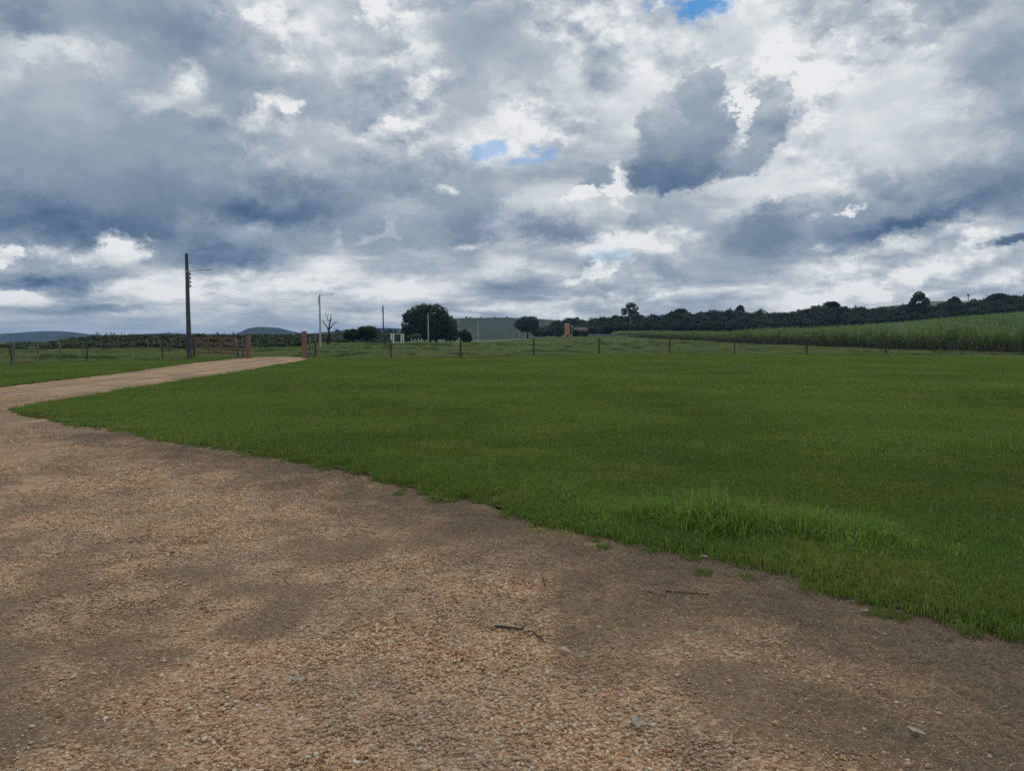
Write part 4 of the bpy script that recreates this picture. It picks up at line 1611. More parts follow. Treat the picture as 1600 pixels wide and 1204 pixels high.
# bare dead tree beside the second pole
Y = 112
b = ground_at(513, Y)
def dp(px, py):
    q = atY(px, py, Y)
    return (q.x - b.x, random.Random(px).uniform(-.25, .25), q.z - b.z)
paths = [([dp(512.5, 542), dp(513.3, 532), dp(514, 524), dp(514.5, 514)], .20, .13), ([dp(514.5, 514), dp(515.3, 507), dp(516, 501), dp(516.3, 497)], .12, .06),
         ([dp(514, 518), dp(510.5, 511), dp(507.5, 506), dp(505, 502), dp(504.2, 499.5)], .10, .03), ([dp(515.2, 513.5), dp(518, 509.5), dp(521, 506), dp(524, 504), dp(526.5, 505)], .09, .03),
         ([dp(516, 502), dp(513.5, 500.5), dp(511.5, 499), dp(512, 495), dp(509.5, 491), dp(509.2, 488)], .07, .025), ([dp(516.3, 497), dp(517.5, 493), dp(517, 489.5)], .05, .02),
         ([dp(516.5, 498), dp(519, 497.5), dp(520.5, 498)], .04, .02), ([dp(512.8, 536), dp(516, 530), dp(518.5, 524), dp(520, 519)], .09, .03), ([dp(524, 504), dp(525.5, 502)], .03, .015),
         ([dp(521, 506), dp(522.5, 508)], .03, .015), ([dp(512.6, 535), dp(511, 529), dp(511.2, 526)], .08, .03), ([dp(505, 502), dp(503.5, 502.5)], .03, .015), ([dp(512, 495), dp(513.6, 493)], .03, .012)]
t = empty("dead_tree", b)
tag(t, "bare dead tree with crooked branches just right of second pole", "tree")
obj("trunk", limb_mesh("trunk", paths[:2], M_DEADWOOD), t)
for pth in paths[2:]:
    obj("branch", limb_mesh("branch", [pth], M_DEADWOOD), t)

# bush right of the big tree, pale shrub in front of it
Y = 225
b = ground_at(727, Y)
hh = px_h(515, Y) - b.z
W = 24 / FPX * Y
tree_thing("bush", "small dark rounded bush between big tree and far poles", "bush", b, crown_mesh("crown", round_lobes(W, 0, hh, n=7, seed=12), 2600, .4, M_LEAF_DARK, 12), limb_mesh("trunk", simple_limbs(hh, .15, W, 12, 4, .3), M_BARK))
Y = 165
b = ground_at(648, Y)
hh = px_h(521, Y) - b.z
W = 23 / FPX * Y
tree_thing("shrub", "pale grey green shrub in front of the biggest tree's left side", "shrub", b, crown_mesh("crown", round_lobes(W, hh * .25, hh, n=7, seed=14), 2200, .26, M_LEAF_PALE, 14), limb_mesh("trunk", simple_limbs(hh, .08, W, 14, 5, .3), M_BARK))

# round tree before the wood
Y = 330
b = ground_at(824, Y)
hh = px_h(493, Y) - b.z
W = 44 / FPX * Y
tree_thing("round_tree", "rounded wide tree standing alone behind the farthest poles", "tree", b, crown_mesh("crown", round_lobes(W, hh * .22, hh, n=9, seed=16), 4200, .62, M_LEAF, 16, .8), limb_mesh("trunk", simple_limbs(hh, .35, W, 16, 6, .28), M_BARK))

# ------------------------------------------------------------------ the wood along the right hand skyline
TOP = [(840, 508), (858, 501), (870, 497), (895, 495), (915, 499), (930, 495), (960, 493), (985, 488), (1010, 490), (1040, 489), (1060, 484), (1090, 485), (1110, 483), (1150, 484), (1190, 486), (1220, 486), (1240, 482),
       (1262, 478), (1290, 476), (1300, 474), (1320, 478), (1360, 480), (1390, 475), (1420, 473), (1450, 476), (1470, 472), (1488, 466), (1510, 469), (1530, 465), (1550, 461), (1580, 459), (1620, 459), (1700, 456), (1800, 455)]


def wood():
    ms, hts = [], []
    for i in range(8):
        r = np.random.default_rng(300 + i)
        h = 10.0
        W = r.uniform(6.0, 9.5)
        lob = round_lobes(W, h * r.uniform(.12, .3), h, n=8, seed=300 + i)
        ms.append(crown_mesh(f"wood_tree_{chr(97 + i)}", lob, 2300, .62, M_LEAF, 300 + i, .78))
    P, Sx, V = [], [], []
    r = np.random.default_rng(44)
    tx, ty = [a for a, _ in TOP], [b for _, b in TOP]
    for row, (Y0, n, frac) in enumerate(((318, 150, .66), (332, 150, .78), (348, 150, .92), (364, 150, 1.0), (384, 150, .97), (410, 130, .93), (440, 110, .9))):
        for i in range(n):
            px = 842 + (1860 - 842) * (i + r.uniform(-.6, .6)) / n
            Y = Y0 + r.uniform(-8, 8) + 18 * math.sin(px / 90.0) - .03 * (px - 1100)
            x = (px - 800) / FPX * Y
            z = float(terrain(x, Y)) - .3
            top = px_h(np.interp(px, tx, ty), Y)
            hgt = (top - z) * frac * (r.uniform(.80, 1.0) + .14 * (r.uniform() < .12))
            if px < 870:
                hgt *= .8
            hgt = max(3.5, min(hgt, 24))
            P.append((x, Y, z))
            s = hgt / 10.0
            wd = min(1.25, max(.7, s)) * r.uniform(.85, 1.2)
            Sx.append((wd * r.uniform(.85, 1.2), wd, s))
            V.append(r.integers(8))
    o = scatter("woodland", ms, P, r.uniform(0, 6.28, len(P)), np.array(Sx), V)
    tag(o, "dense dark wood forming the skyline behind the cane field", "wood")


wood()

# trees that stand out of the wood
def emergent(name, px, top, low, wpx, Y, label, seed, mat=M_LEAF, pale=False, n=1500, leaf=.6, open_=True, cat="tree"):
    b = ground_at(px, Y)
    hh = px_h(top, Y) - b.z
    h0 = px_h(low, Y) - b.z
    W = wpx / FPX * Y
    r = np.random.default_rng(seed)
    if open_:
        lob = []
        for i in range(9):
            a = 2.4 * i
            t = (i + r.uniform(0, 1)) / 9
            q = .34 * math.sqrt(max(0, 1 - (t * .95) ** 2))
            lob.append((math.cos(a) * W * q, math.sin(a) * W * q, h0 + (hh - h0) * (.10 + .72 * t), W * r.uniform(.12, .18), W * r.uniform(.12, .18), (hh - h0) * r.uniform(.12, .18)))
        lob.append((0, 0, hh - (hh - h0) * .22, W * .22, W * .22, (hh - h0) * .20))
        lob.append((0, 0, h0 + (hh - h0) * .30, W * .16, W * .16, (hh - h0) * .2))
    else:
        lob = round_lobes(W, h0, hh, n=7, seed=seed)
    rr = random.Random(seed)
    limbs = [([(0, 0, -.3), (W * .03, 0, h0 * .6), (0, 0, h0 + (hh - h0) * .3), (W * .02, 0, h0 + (hh - h0) * .75)], max(.16, hh * .018), .05)]
    for l in lob[:8]:
        limbs.append(([(0, 0, h0 + (l[2] - h0) * .3), (l[0] * .5, l[1] * .5, h0 + (l[2] - h0) * .7), (l[0], l[1], l[2])], .09, .03))
    tree_thing(name, label, cat, b, crown_mesh("crown", lob, n, leaf, mat, seed, .75), limb_mesh("trunk", limbs, M_BARK_PALE if pale else M_BARK), "trees rising out of the right hand wood")


emergent("tall_tree", 984, 472, 494, 32, 306, "tall pale trunked tree with open crown rising left in the wood", 51, pale=True, n=1300, leaf=.55)
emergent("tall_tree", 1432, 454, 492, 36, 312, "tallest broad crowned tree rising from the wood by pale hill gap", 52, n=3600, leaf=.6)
emergent("tall_tree", 1155, 476.5, 486, 15, 330, "small tree top just poking above the middle of the wood", 53, n=700, leaf=.6)
emergent("tall_tree", 1299, 470.5, 480, 24, 330, "broad tree top standing above the wood left of pale hill", 54, n=1500, open_=False)
emergent("tall_tree", 1488, 462.5, 478, 20, 320, "pointed dark tree top right of the pale hill gap", 55, n=1400, open_=False)
emergent("tall_tree", 1062, 482, 490, 22, 335, "low domed tree top left of middle on the wood's crest", 56, n=1200, open_=False)
emergent("tall_tree", 1556, 458, 472, 44, 318, "wide flat topped tree crowning the wood's right end", 57, n=2600, leaf=.6)

# lone palm with a round head
Y = 322
b = ground_at(1509, Y)
hh = px_h(457.5, Y) - b.z
t = empty("palm_tree", b)
tag(t, "thin palm with small round head alone above the wood", "palm tree", "trees rising out of the right hand wood")
obj("trunk", limb_mesh("trunk", [([(0, 0, -.3), (.15, 0, hh * .5), (.05, 0, hh - .7)], .22, .13)], M_BARK_PALE), t)
rp = random.Random(3)
V, F, tint = [], [], []
for i in range(26):
    a, e = rp.uniform(0, 6.28), rp.uniform(-.5, 1.2)
    ln = rp.uniform(.9, 1.4)
    prev = None
    for s in range(4):
        u = s / 3
        rad = ln * u
        z = hh - .8 + ln * (math.sin(e) * u - .55 * u * u)
        c, si = math.cos(a), math.sin(a)
        wd = .16 * (1 - u) + .02
        V += [(c * rad * math.cos(e * .5) - si * wd, si * rad * math.cos(e * .5) + c * wd, z), (c * rad * math.cos(e * .5) + si * wd, si * rad * math.cos(e * .5) - c * wd, z)]
        k = len(V)
        if s:
            F.append((k - 4, k - 3, k - 1, k - 2))
        tint += [.4, .4]
obj("frond_head", mesh_np("frond_head", V, F, M_LEAF_DARK, False, {"tint": tint}), t)

# a few small trees on the far skylines
ORD = ["first", "second", "third", "fourth", "fifth", "sixth", "seventh", "eighth", "ninth"]
ORD2 = ["small skyline tree first to the left of the tallest dark pole", "small skyline tree close left of the tallest dark pole", "small skyline tree close right of the tallest dark pole",
        "first small skyline tree above the open gate", "second small skyline tree above the open gate", "third small skyline tree above the open gate", "small skyline tree just left of the left pillar",
        "lone small skyline tree left of the tallest pole past the bare row", "small skyline tree just right of the dead tree", "small skyline tree above the gap left of the twin low trees",
        "small skyline tree above the twin low trees", "small skyline tree left of the lampless dark pole", "small skyline tree right of the lampless dark pole",
        "low skyline bush right behind the dead tree", "low skyline bush behind the foot of lampless dark pole", "small skyline tree close left of the biggest tree"]
def far_tree(px, top, Y, wpx, z, label, group, seed, bare=False):
    base = Vector(((px - 800) / FPX * Y, Y, z))
    hh = px_h(top, Y) - z
    W = wpx / FPX * Y
    if bare:
        r = random.Random(seed)
        P = [([(0, 0, -.5), (0, 0, hh * .6)], .30, .2)]
        for i in range(7):
            a = r.uniform(0, 6.28)
            P.append(([(0, 0, hh * r.uniform(.35, .6)), (math.cos(a) * W * .3, math.sin(a) * W * .3, hh * .8), (math.cos(a) * W * .5, math.sin(a) * W * .5, hh * r.uniform(.85, 1))], .16, .10))
        tree_thing("far_tree", label, "tree", base, None, limb_mesh("trunk", P, M_DEADWOOD), group)
    else:
        tree_thing("far_tree", label, "tree", base, crown_mesh("crown", round_lobes(W, hh * .3, hh, n=5, seed=seed), 260, max(.5, W * .16), M_LEAF, seed), limb_mesh("trunk", simple_limbs(hh, max(.15, W * .04), W, seed, 3), M_BARK), group)


for i, (px, top, wp) in enumerate(((151, 518, 7), (158, 517, 8), (170, 518.5, 8), (178, 518, 9), (193, 518, 6), (206, 518.5, 8), (216, 519, 8))):
    far_tree(px, top, 420, wp, float(terrain((px - 800) / FPX * 420, 420)) + 0.0, ORD[i] + " from left in the row of thin bare skyline trees", "bare trees on the far left skyline", 400 + i, True)
for i, (px, top, wp, Y) in enumerate(((262, 518, 10, 560), (282, 519, 7, 560), (318, 518, 9, 540), (341, 517, 8, 540), (352, 517.5, 7, 540), (366, 516, 8, 540), (373, 517, 7, 540), (230, 520, 8, 560),
                                      (527, 512, 10, 620), (541, 513, 12, 620), (563, 510, 12, 620), (592, 511, 12, 620), (610, 512, 14, 600), (530, 517, 14, 520), (604, 516, 14, 520), (618, 514, 12, 560))):
    far_tree(px, top, Y, wp, min(float(terrain((px - 800) / FPX * Y, Y)), px_h(top + 9, Y)), ORD2[i], "small trees on the left skyline", 420 + i)
for i, (px, top, wp) in enumerate(((729, 493.5, 3.5), (735, 495, 3), (752, 494.5, 2.5), (773, 494, 2.5), (792, 494, 2.5), (706, 492.5, 5))):
    far_tree(px, top, 815, wp, px_h(499, 815), ORD[(0, 0, 0, 0, 0, 0)[i] + (1, 2, 3, 4, 5, 0)[i]] + " from left of the tiny trees on the pasture ridge crest", "tiny trees on the pasture ridge", 440 + i)

# ------------------------------------------------------------------ dark low crop and scrub on the left
def scrub():
    ms = []
    for i in range(6):
        r = np.random.default_rng(500 + i)
        ms.append(crown_mesh(f"shrub_{chr(97 + i)}", round_lobes(2.4, 0, 1.6, n=6, seed=500 + i), 420, .26, M_SCRUB, 500 + i, .75))
    P, Sx = [], []
    r = np.random.default_rng(66)
    # left bank: rows running away, and a rougher belt towards the gate and beyond
    for Y in np.concatenate([np.arange(84, 150, 3.6), np.arange(150, 330, 7.5)]):
        for px in np.arange(-160, 632, 2.0 * 1200 / Y * .95):
            pxx = px + r.uniform(-4, 4)
            x = (pxx - 800) / FPX * Y
            front = np.interp(pxx, [-160, 0, 60, 150, 300, 420, 470, 490, 560, 632], [58, 66, 80, 75, 78, 84, 96, 130, 165, 195])
            if Y < front + r.uniform(-2, 6):
                continue
            if abs(pxx - 40) < 60 and 95 < Y < 330 and r.uniform() < .75:
                continue
            if r.uniform() < .12:
                continue
            z = float(terrain(x, Y)) - .1
            P.append((x, Y + r.uniform(-1, 1), z))
            eye = px_h(np.interp(pxx, [0, 80, 150, 300, 480, 632], [537, 533, 525.5, 524, 523, 521]), Y)
            h = max(.5, min(eye - z, 4.5)) / 1.6 * r.uniform(.75, 1.08)
            h *= (.45 + .55 * min(1, max(0, (Y - front) / 26))) * (.72 + .5 * float(vnoise(x / 5, Y / 5, 95)))
            wv = r.uniform(.8, 1.3) * (1 if Y < 150 else 1.7)
            Sx.append((wv, wv, h))
    o = scatter("shrub_field", ms, P, r.uniform(0, 6.28, len(P)), np.array(Sx))
    tag(o, "dark green rows of low shrubs filling the field behind the left fence", "shrubs")


scrub()
# bare red soil further down the left slope
def soil():
    V, F = [], []
    xs = np.linspace(-60, 108, 30)
    ys = np.linspace(150, 330, 24)
    for yv in ys:
        for px in xs:
            x = (px - 800) / FPX * yv
            V.append((x, yv, float(terrain(x, yv)) + .12))
    nx = len(xs)
    for j in range(len(ys) - 1):
        for i in range(nx - 1):
            a = j * nx + i
            F.append((a, a + 1, a + 1 + nx, a + nx))
    m = turf_mat("red_soil", (.13, .072, .055), (.17, .098, .075), (.10, .075, .06), .1, 2.0)
    o = obj("ploughed_soil", mesh_np("ploughed_soil", V, F, m, True))
    tag(o, "bare reddish ploughed soil beyond the shrubs at far left", "soil", kind="structure")


soil()

# ------------------------------------------------------------------ sugarcane
def cane_mesh(name, n, area, seed, leafw=.05, h=(2.2, 3.1)):
    r = np.random.default_rng(seed)
    V, F, T = [], [], []
    nv = 0
    for i in range(n):
        x, y = r.uniform(-area / 2, area / 2, 2)
        H = r.uniform(*h)
        lx, ly = r.normal(0, .12, 2)
        for l in range(9):
            u = .38 + .62 * (l + r.uniform(-.4, .4)) / 9
            bx, by, bz = x + lx * u, y + ly * u, H * .78 * u
            a = r.uniform(0, 6.28)
            ln = r.uniform(.75, 1.35) * (1.1 - .3 * u)
            up = r.uniform(.75, 1.35) if l > 4 else r.uniform(.4, .9)
            c, s = math.cos(a), math.sin(a)
            for k in range(4):
                t = k / 3
                rad = ln * (t * math.cos(up) + .35 * t * t * math.sin(up))
                z = bz + ln * (t * math.sin(up) - .62 * t * t * math.sin(up) * r.uniform(.8, 1.2))
                wv = leafw * (1 - t) * .5 + .004
                V += [(bx + c * rad - s * wv, by + s * rad + c * wv, z), (bx + c * rad + s * wv, by + s * rad - c * wv, z)]
                if k:
                    F.append((nv - 2, nv - 1, nv + 1, nv))
                nv += 2
            T += [r.uniform()] * 8
    return mesh_np(name, V, np.array(F), M_CANE, False, {"tint": T})


def cane():
    near = [cane_mesh(f"cane_patch_a{i}", 9, 1.5, 600 + i) for i in range(6)]
    far = [cane_mesh(f"cane_patch_b{i}", 13, 3.4, 620 + i, .11) for i in range(5)]
    edge = lambda Y: 40.0 + 1.2 * np.sin(Y / 23.0) - 2.5 * S(Y, 90, 200) + 12 * S(Y, 260, 420)
    P, V, Sx = [], [], []
    # front belt, close set
    for Y in np.arange(46, 300, .85):
        for k in range(7):
            x = edge(Y) + k * 1.1 + RNG.uniform(-.5, .5)
            P.append((x, Y + RNG.uniform(-.5, .5)))
            V.append(RNG.integers(0, 6))
            q = RNG.uniform(.80, 1.12) * (1.08 - .30 * float(S(Y, 80, 190))) * (.86 + .28 * float(vnoise(x / 6, Y / 6, 91)))
            Sx.append((1, 1, q * (.92 if k == 0 else 1)))
    for Y in np.arange(48, 330, 2.4):
        for x in np.arange(edge(Y) + 7.5, .86 * Y + 14, 2.4):
            P.append((x + RNG.uniform(-1, 1), Y + RNG.uniform(-1, 1)))
            V.append(RNG.integers(6, 11))
            q = RNG.uniform(.82, 1.06) * (1.0 - .22 * float(S(Y, 80, 190)) * (1 - float(S(x / Y, .34, .5)))) * (.86 + .28 * float(vnoise(x / 9, Y / 9, 91)))
            Sx.append((1.05, 1.05, q))
    P = np.array(P)
    P = np.column_stack([P, terrain(P[:, 0], P[:, 1]) - .03])
    o = scatter("sugarcane_field", near + far, P, RNG.uniform(0, 6.28, len(P)), np.array(Sx), V)
    tag(o, "dense tall green sugarcane covering the rising ground on the right", "sugarcane")
    # stalks showing along the edge
    mb = MB()
    r = random.Random(8)
    ms = []
    for i in range(4):
        mb = MB()
        for j in range(11):
            x, y = r.uniform(-.7, .7), r.uniform(-.7, .7)
            mb.tube([(x, y, -.1), (x + r.uniform(-.08, .08), y + r.uniform(-.12, .12), .6), (x + r.uniform(-.3, .3), y + r.uniform(-.3, .3), 1.2)], [.024, .022, .015], 5, False)
        ms.append(mb.mesh(f"cane_stalks_{chr(97 + i)}", M_CANE_STALK, True))
    P = []
    for Y in np.arange(46, 200, .8):
        for k in range(2):
            P.append((edge(Y) + k * 1.0 - .25 + RNG.uniform(-.3, .3), Y + RNG.uniform(-.4, .4)))
    P = np.array(P)
    P = np.column_stack([P, terrain(P[:, 0], P[:, 1])])
    scatter("cane_stalk", ms, P, RNG.uniform(0, 6.28, len(P)), RNG.uniform(.8, 1.15, len(P)), parent=o)


cane()

# ------------------------------------------------------------------ utility poles
def pole_parts(root, H, r0, r1, arm, mat, insul=True):
    mb = MB()
    mb.tube([(0, 0, -.4), (0, 0, H * .5), (0, 0, H)], [r0, (r0 + r1) / 2, r1], 12)
    mb.build("shaft", mat, root, smooth=False)
    if arm:
        z = H * .835 if arm == "low" else H * .985
        ln = 1.35 if arm == "low" else 1.55
        a = MB()
        a.tube([(r1, 0, z), (r1 + ln * .4, 0, z + .06), (r1 + ln * .8, 0, z + .10)], .018, 8)
        a.box((r1 * .5, 0, z), (r1 * 2.6, r1 * 2.6, .07))
        a.build("lamp_arm", M_STEEL, root, smooth=False)
        h = MB()
        h.box((r1 + ln * .8 + .20, 0, z + .13), (.46, .20, .10), Matrix.Rotation(-.16, 3, "Y"), .03)
        h.build("lamp_head", M_LAMP, root)
    if insul:
        z = H * .80 if arm == "low" else H * .93
        sgn = 1 if arm == "low" else -1
        rb = MB()
        rb.box((sgn * (r1 + .05), 0, z - .30), (.05, .06, .95))
        rack = rb.build("insulator_rack", M_STEEL, root)
        for k in range(4):
            q = MB()
            q.tube([(sgn * (r1 + .12), 0, z - .68 + k * .25 - .05), (sgn * (r1 + .12), 0, z - .68 + k * .25 - .02), (sgn * (r1 + .12), 0, z - .68 + k * .25 + .02), (sgn * (r1 + .12), 0, z - .68 + k * .25 + .05)], [.03, .042, .042, .03], 8)
            q.build("insulator", M_PORC, rack)


M_CONC_DIM = plain_mat("grey_concrete", (.24, .25, .24), (.32, .33, .31), 3.0, .85, .2, (1, 1, .3))
POLES = [  # pixel x at the foot, pixel y of the top, distance, arm, label
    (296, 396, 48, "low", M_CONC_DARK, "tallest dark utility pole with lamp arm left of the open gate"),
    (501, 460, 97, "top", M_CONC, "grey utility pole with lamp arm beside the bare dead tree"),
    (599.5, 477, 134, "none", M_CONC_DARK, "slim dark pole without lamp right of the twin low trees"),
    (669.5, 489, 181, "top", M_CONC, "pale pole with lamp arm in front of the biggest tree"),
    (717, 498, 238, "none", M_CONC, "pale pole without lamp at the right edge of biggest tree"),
    (747, 501, 285, "top", M_CONC, "pale pole with lamp arm against the flat pasture ridge"),
    (771, 505, 336, "none", M_CONC_DIM, "thin white pole right of the last pole showing a lamp"),
    (788, 508.5, 395, "top", M_CONC_DIM, "thin far pole left of the group by the round tree"),
]
for i, px in enumerate((802, 811.5, 820.5, 829, 833.5, 838, 841, 844, 847)):
    POLES.append((px, 511.5 + .1 * i, 440 + 42 * i, "none", M_CONC_DIM, ["first", "second", "third", "fourth", "fifth", "sixth", "seventh", "eighth", "ninth"][i] + " from left of the thin distant poles before the round tree"))
pole_tops = []
for i, (px, top, Y, arm, mat, lab) in enumerate(POLES):
    x = (px - 800) / FPX * Y
    z0 = float(terrain(x, Y))
    H = px_h(top, Y) - z0
    r0 = .150 if i else .165
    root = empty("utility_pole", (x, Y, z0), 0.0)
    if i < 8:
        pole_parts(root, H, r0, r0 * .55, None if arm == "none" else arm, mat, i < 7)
    else:
        mb = MB()
        mb.tube([(0, 0, -.4), (0, 0, H)], [.17, .12], 8)
        mb.build("shaft", mat, root)
    tag(root, lab, "utility pole", "utility poles receding along the track")
    pole_tops.append((x, Y, z0, H, arm))


def cable(p, q, sag, rad, parent):
    mb = MB()
    P = []
    for k in range(13):
        t = k / 12
        c = Vector(p).lerp(Vector(q), t)
        c.z -= sag * 4 * t * (1 - t)
        P.append(c)
    mb.tube(P, rad, 4, False)
    mb.build("wire", M_CABLE, parent)


for i in range(6):
    x0, y0, z0, H0, a0 = pole_tops[i]
    x1, y1, z1, H1, a1 = pole_tops[i + 1]
    root = empty("power_line", (0, 0, 0))
    for k in range(4):
        za = z0 + (H0 * .80 if a0 == "low" else H0 * .93) - .68 + .25 * k
        zb = z1 + H1 * .93 - .68 + .25 * k
        cable((x0 + (.22 if a0 == "low" else -.22), y0, za), (x1 - .22, y1, zb), .8, .0030, root)
    tag(root, ["four sagging wires strung from tallest dark pole to pole by dead tree", "four wires running from the pole by dead tree to the lampless dark pole",
               "four wires between the lampless dark pole and pole before big tree", "wires crossing in front of the biggest tree's right half",
               "wires strung right of biggest tree towards the ridge", "farthest wires between the thin poles below the ridge"][i], "power line", "wire spans between the poles")

# ------------------------------------------------------------------ fences
def fence(name, label, posts, H, rad, mat, wires, seed, lean=None):
    root = empty(name, (posts[0][0], posts[0][1], 0))
    tag(root, label, "fence")
    r = random.Random(seed)
    tops = []
    ms = []
    for v in range(4):
        mb = MB()
        k = 5
        pts = [(r.uniform(-.02, .02), r.uniform(-.02, .02), -.3 + (1 + .3) * i / (k - 1)) for i in range(k)]
        mb.tube(pts, [rad * r.uniform(.85, 1.15) for _ in range(k)], 8)
        ms.append(mb.mesh("fence_post", mat, True))
    for i, (x, y) in enumerate(posts):
        h = H * r.uniform(.9, 1.08)
        le = r.uniform(-.03, .03) if lean is None or i not in lean else lean[i]
        z = float(terrain(x, y)) if math.hypot(x, y) > 62 else 0.0
        o = obj("fence_post", ms[i % 4], root, (x - root.location.x, y - root.location.y, z), (r.uniform(-.02, .02), le, r.uniform(0, 6)))
        o.rotation_euler = (r.uniform(-.03, .03), le, 0)
        o.scale = (1, 1, h)
        tops.append((x - root.location.x, y - root.location.y, z, h, le))
    for k in range(wires):
        f = .22 + .70 * k / max(1, wires - 1)
        mb = MB()
        P = []
        for a, b in zip(tops[:-1], tops[1:]):
            pa = Vector((a[0] + math.sin(a[4]) * a[3] * f, a[1] - rad, a[2] + a[3] * f))
            pb = Vector((b[0] + math.sin(b[4]) * b[3] * f, b[1] - rad, b[2] + b[3] * f))
            n = 5
            for t in range(n):
                c = pa.lerp(pb, t / n)
                c.z -= .03 * 4 * (t / n) * (1 - t / n) * r.uniform(.6, 1.2)
                P.append(c)
        P.append(pb)
        mb.tube(P, .0022, 4, False)
        mb.build("wire", M_WIRE, root)
    return root


def on_line(line, px):
    """crossing of a pixel column with a ground polyline"""
    m = (px - 800) / FPX
    for (x1, y1), (x2, y2) in zip(line[:-1], line[1:]):
        d = (x2 - x1) - m * (y2 - y1)
        if abs(d) < 1e-9:
            continue
        t = (m * y1 - x1) / d
        if -1e-6 <= t <= 1 + 1e-6:
            return (x1 + (x2 - x1) * t, y1 + (y2 - y1) * t)
    return None


PR = [on_line(FENCE_R, px) for px in (493, 611, 720, 834, 936, 1046, 1148, 1260, 1384, 1503)] + [(44.0, 57.6), (49.0, 57.4), (54.0, 57.3)]
PR = [p for p in PR if p]
fence("wire_fence", "long wire fence of dark wooden posts along the lawn's far edge", PR, 1.28, .062, M_POST, 4, 1)
PL = [(-52.5, 35.0), (-45.5, 36.0), (-38.8, 37.0), (-32.2, 38.0)] + [on_line(FENCE_L, px) for px in (18, 137, 255)] + [on_line(FENCE_L, 296)]
PL = [p for p in PL if p]
fence("wire_fence", "dark post wire fence along the grass strip left of the tallest pole", PL, 1.05, .042, M_POST, 4, 2, {len(PL) - 2: -.12})
PB = [(at(a, b).x, at(a, b).y) for a, b in ((22, 571), (60, 566), (95, 562), (129, 557.5), (159, 553), (185, 551), (210, 549), (231, 547.5), (250, 546.5), (268, 545.5), (283, 545))]
fence("wire_fence", "pale post fence running away behind the left grass strip", PB, 1.10, .048, M_POST_PALE, 4, 3, {0: .04, 2: -.05, 8: .10})

# ------------------------------------------------------------------ gate
def brick_pillar(px, top_px, W, label, seed):
    Y = 51.4
    x = (px - 800) / FPX * Y
    H = px_h(top_px, Y) + 0.0
    root = empty("gate_pillar", (x, Y, 0))
    tag(root, label, "gate pillar", "brick gate pillars")
    core = MB()
    core.box((0, 0, H / 2 - .1), (W - .03, W - .03, H + .14))
    core.build("core", M_MORTAR, root)
    r = random.Random(seed)
    hb, gap = .092, .012
    n = int((H - .07) / (hb + gap))
    bx = MB()
    bx.box((0, 0, 0), (W * .5 - gap, .055, hb), None, .006)
    me = bx.mesh("brick", M_BRICK)
    for c in range(n):
        z = c * (hb + gap) + hb / 2 + .005
        for side in range(4):
            off = (.25 if c % 2 else -.25) * W * 0
            for s in (-1, 1):
                a = side * math.pi / 2
                lx, ly = s * W * .25, -(W / 2 - .03) - r.uniform(0, .005)
                o = obj("brick", me, root, (lx * math.cos(a) - ly * math.sin(a), lx * math.sin(a) + ly * math.cos(a), z), (0, 0, a))
    cap = MB()
    cap.box((0, 0, H - .02), (W + .05, W + .05, .06), None, .012)
    cap.build("cap", M_BRICK, root)
    return root, H


W_P = .27
brick_pillar(388.5, 521.5, W_P, "left reddish brick gate pillar at the gravel road's end", 1)
brick_pillar(476, 517.5, W_P, "right reddish brick gate pillar between gravel road and second pole", 2)


def gate():
    """red-brown ranch gate swung open against the fence"""
    Y = 50.6
    hinge = Vector(((368 - 800) / FPX * Y, Y, 0))
    Yb = 52.6
    end = Vector(((304.5 - 800) / FPX * Yb, Yb, 0))
    d = end - hinge
    L = d.length
    root = empty("wooden_gate", hinge, math.atan2(d.y, d.x))
    tag(root, "wide red brown plank gate standing open left of the left brick pillar", "gate")
    zb, zt = .28, 1.38
    hs = [.36, .66, 1.0, 1.31]
    for z in hs:
        mb = MB()
        mb.box((L / 2, 0, z), (L, .035, .13), None, .006)
        mb.build("rail", M_GATE, root)
    for u in (.03, .36, .66, .97):
        mb = MB()
        mb.box((L * u, -.04, (zb + zt) / 2), (.12, .04, zt - zb + .1), None, .006)
        mb.build("stile", M_GATE, root)
    for (u0, z0, u1, z1) in ((.96, 1.28, .40, .36), (.34, 1.30, .06, .80)):
        mb = MB()
        a = Vector((L * u0, .042, z0))
        b = Vector((L * u1, .042, z1))
        v = b - a
        mb.box((a + b) / 2, (v.length, .03, .11), Matrix.Rotation(-math.atan2(v.z, v.x), 3, "Y"), .005)
        mb.build("brace", M_GATE, root)


gate()


def post_thing(px, base_py, top_py, rad, mat, label, lean=0.0, name="gate_post"):
    p = at(px, base_py)
    H = px_h(top_py, p.y)
    mb = MB()
    mb.tube([(0, 0, -.3), (.01, 0, H * .5), (math.sin(lean) * H, 0, H)], [rad * 1.05, rad, rad * .9], 9)
    o = mb.build(name, mat, None, (p.x, p.y, 0), smooth=True)
    tag(o, label, "post", "old posts at the gate")
    return p, H


post_thing(371.5, 559, 528.5, .09, M_POST_PALE, "grey leaning post carrying the open gate", -.10)
post_thing(379.5, 558.5, 528, .07, M_POST_PALE, "short grey post tight beside the left brick pillar")
post_thing(303, 560.5, 532, .07, M_POST, "dark post behind the tallest pole at the open gate's free end")
post_thing(484.5, 557.5, 527, .06, M_POST_PALE, "grey post just right of the right brick pillar", 0)
post_thing(493.2, 558, 520, .055, M_POST_PALE, "tall thin pale post left of the second pole", 0)


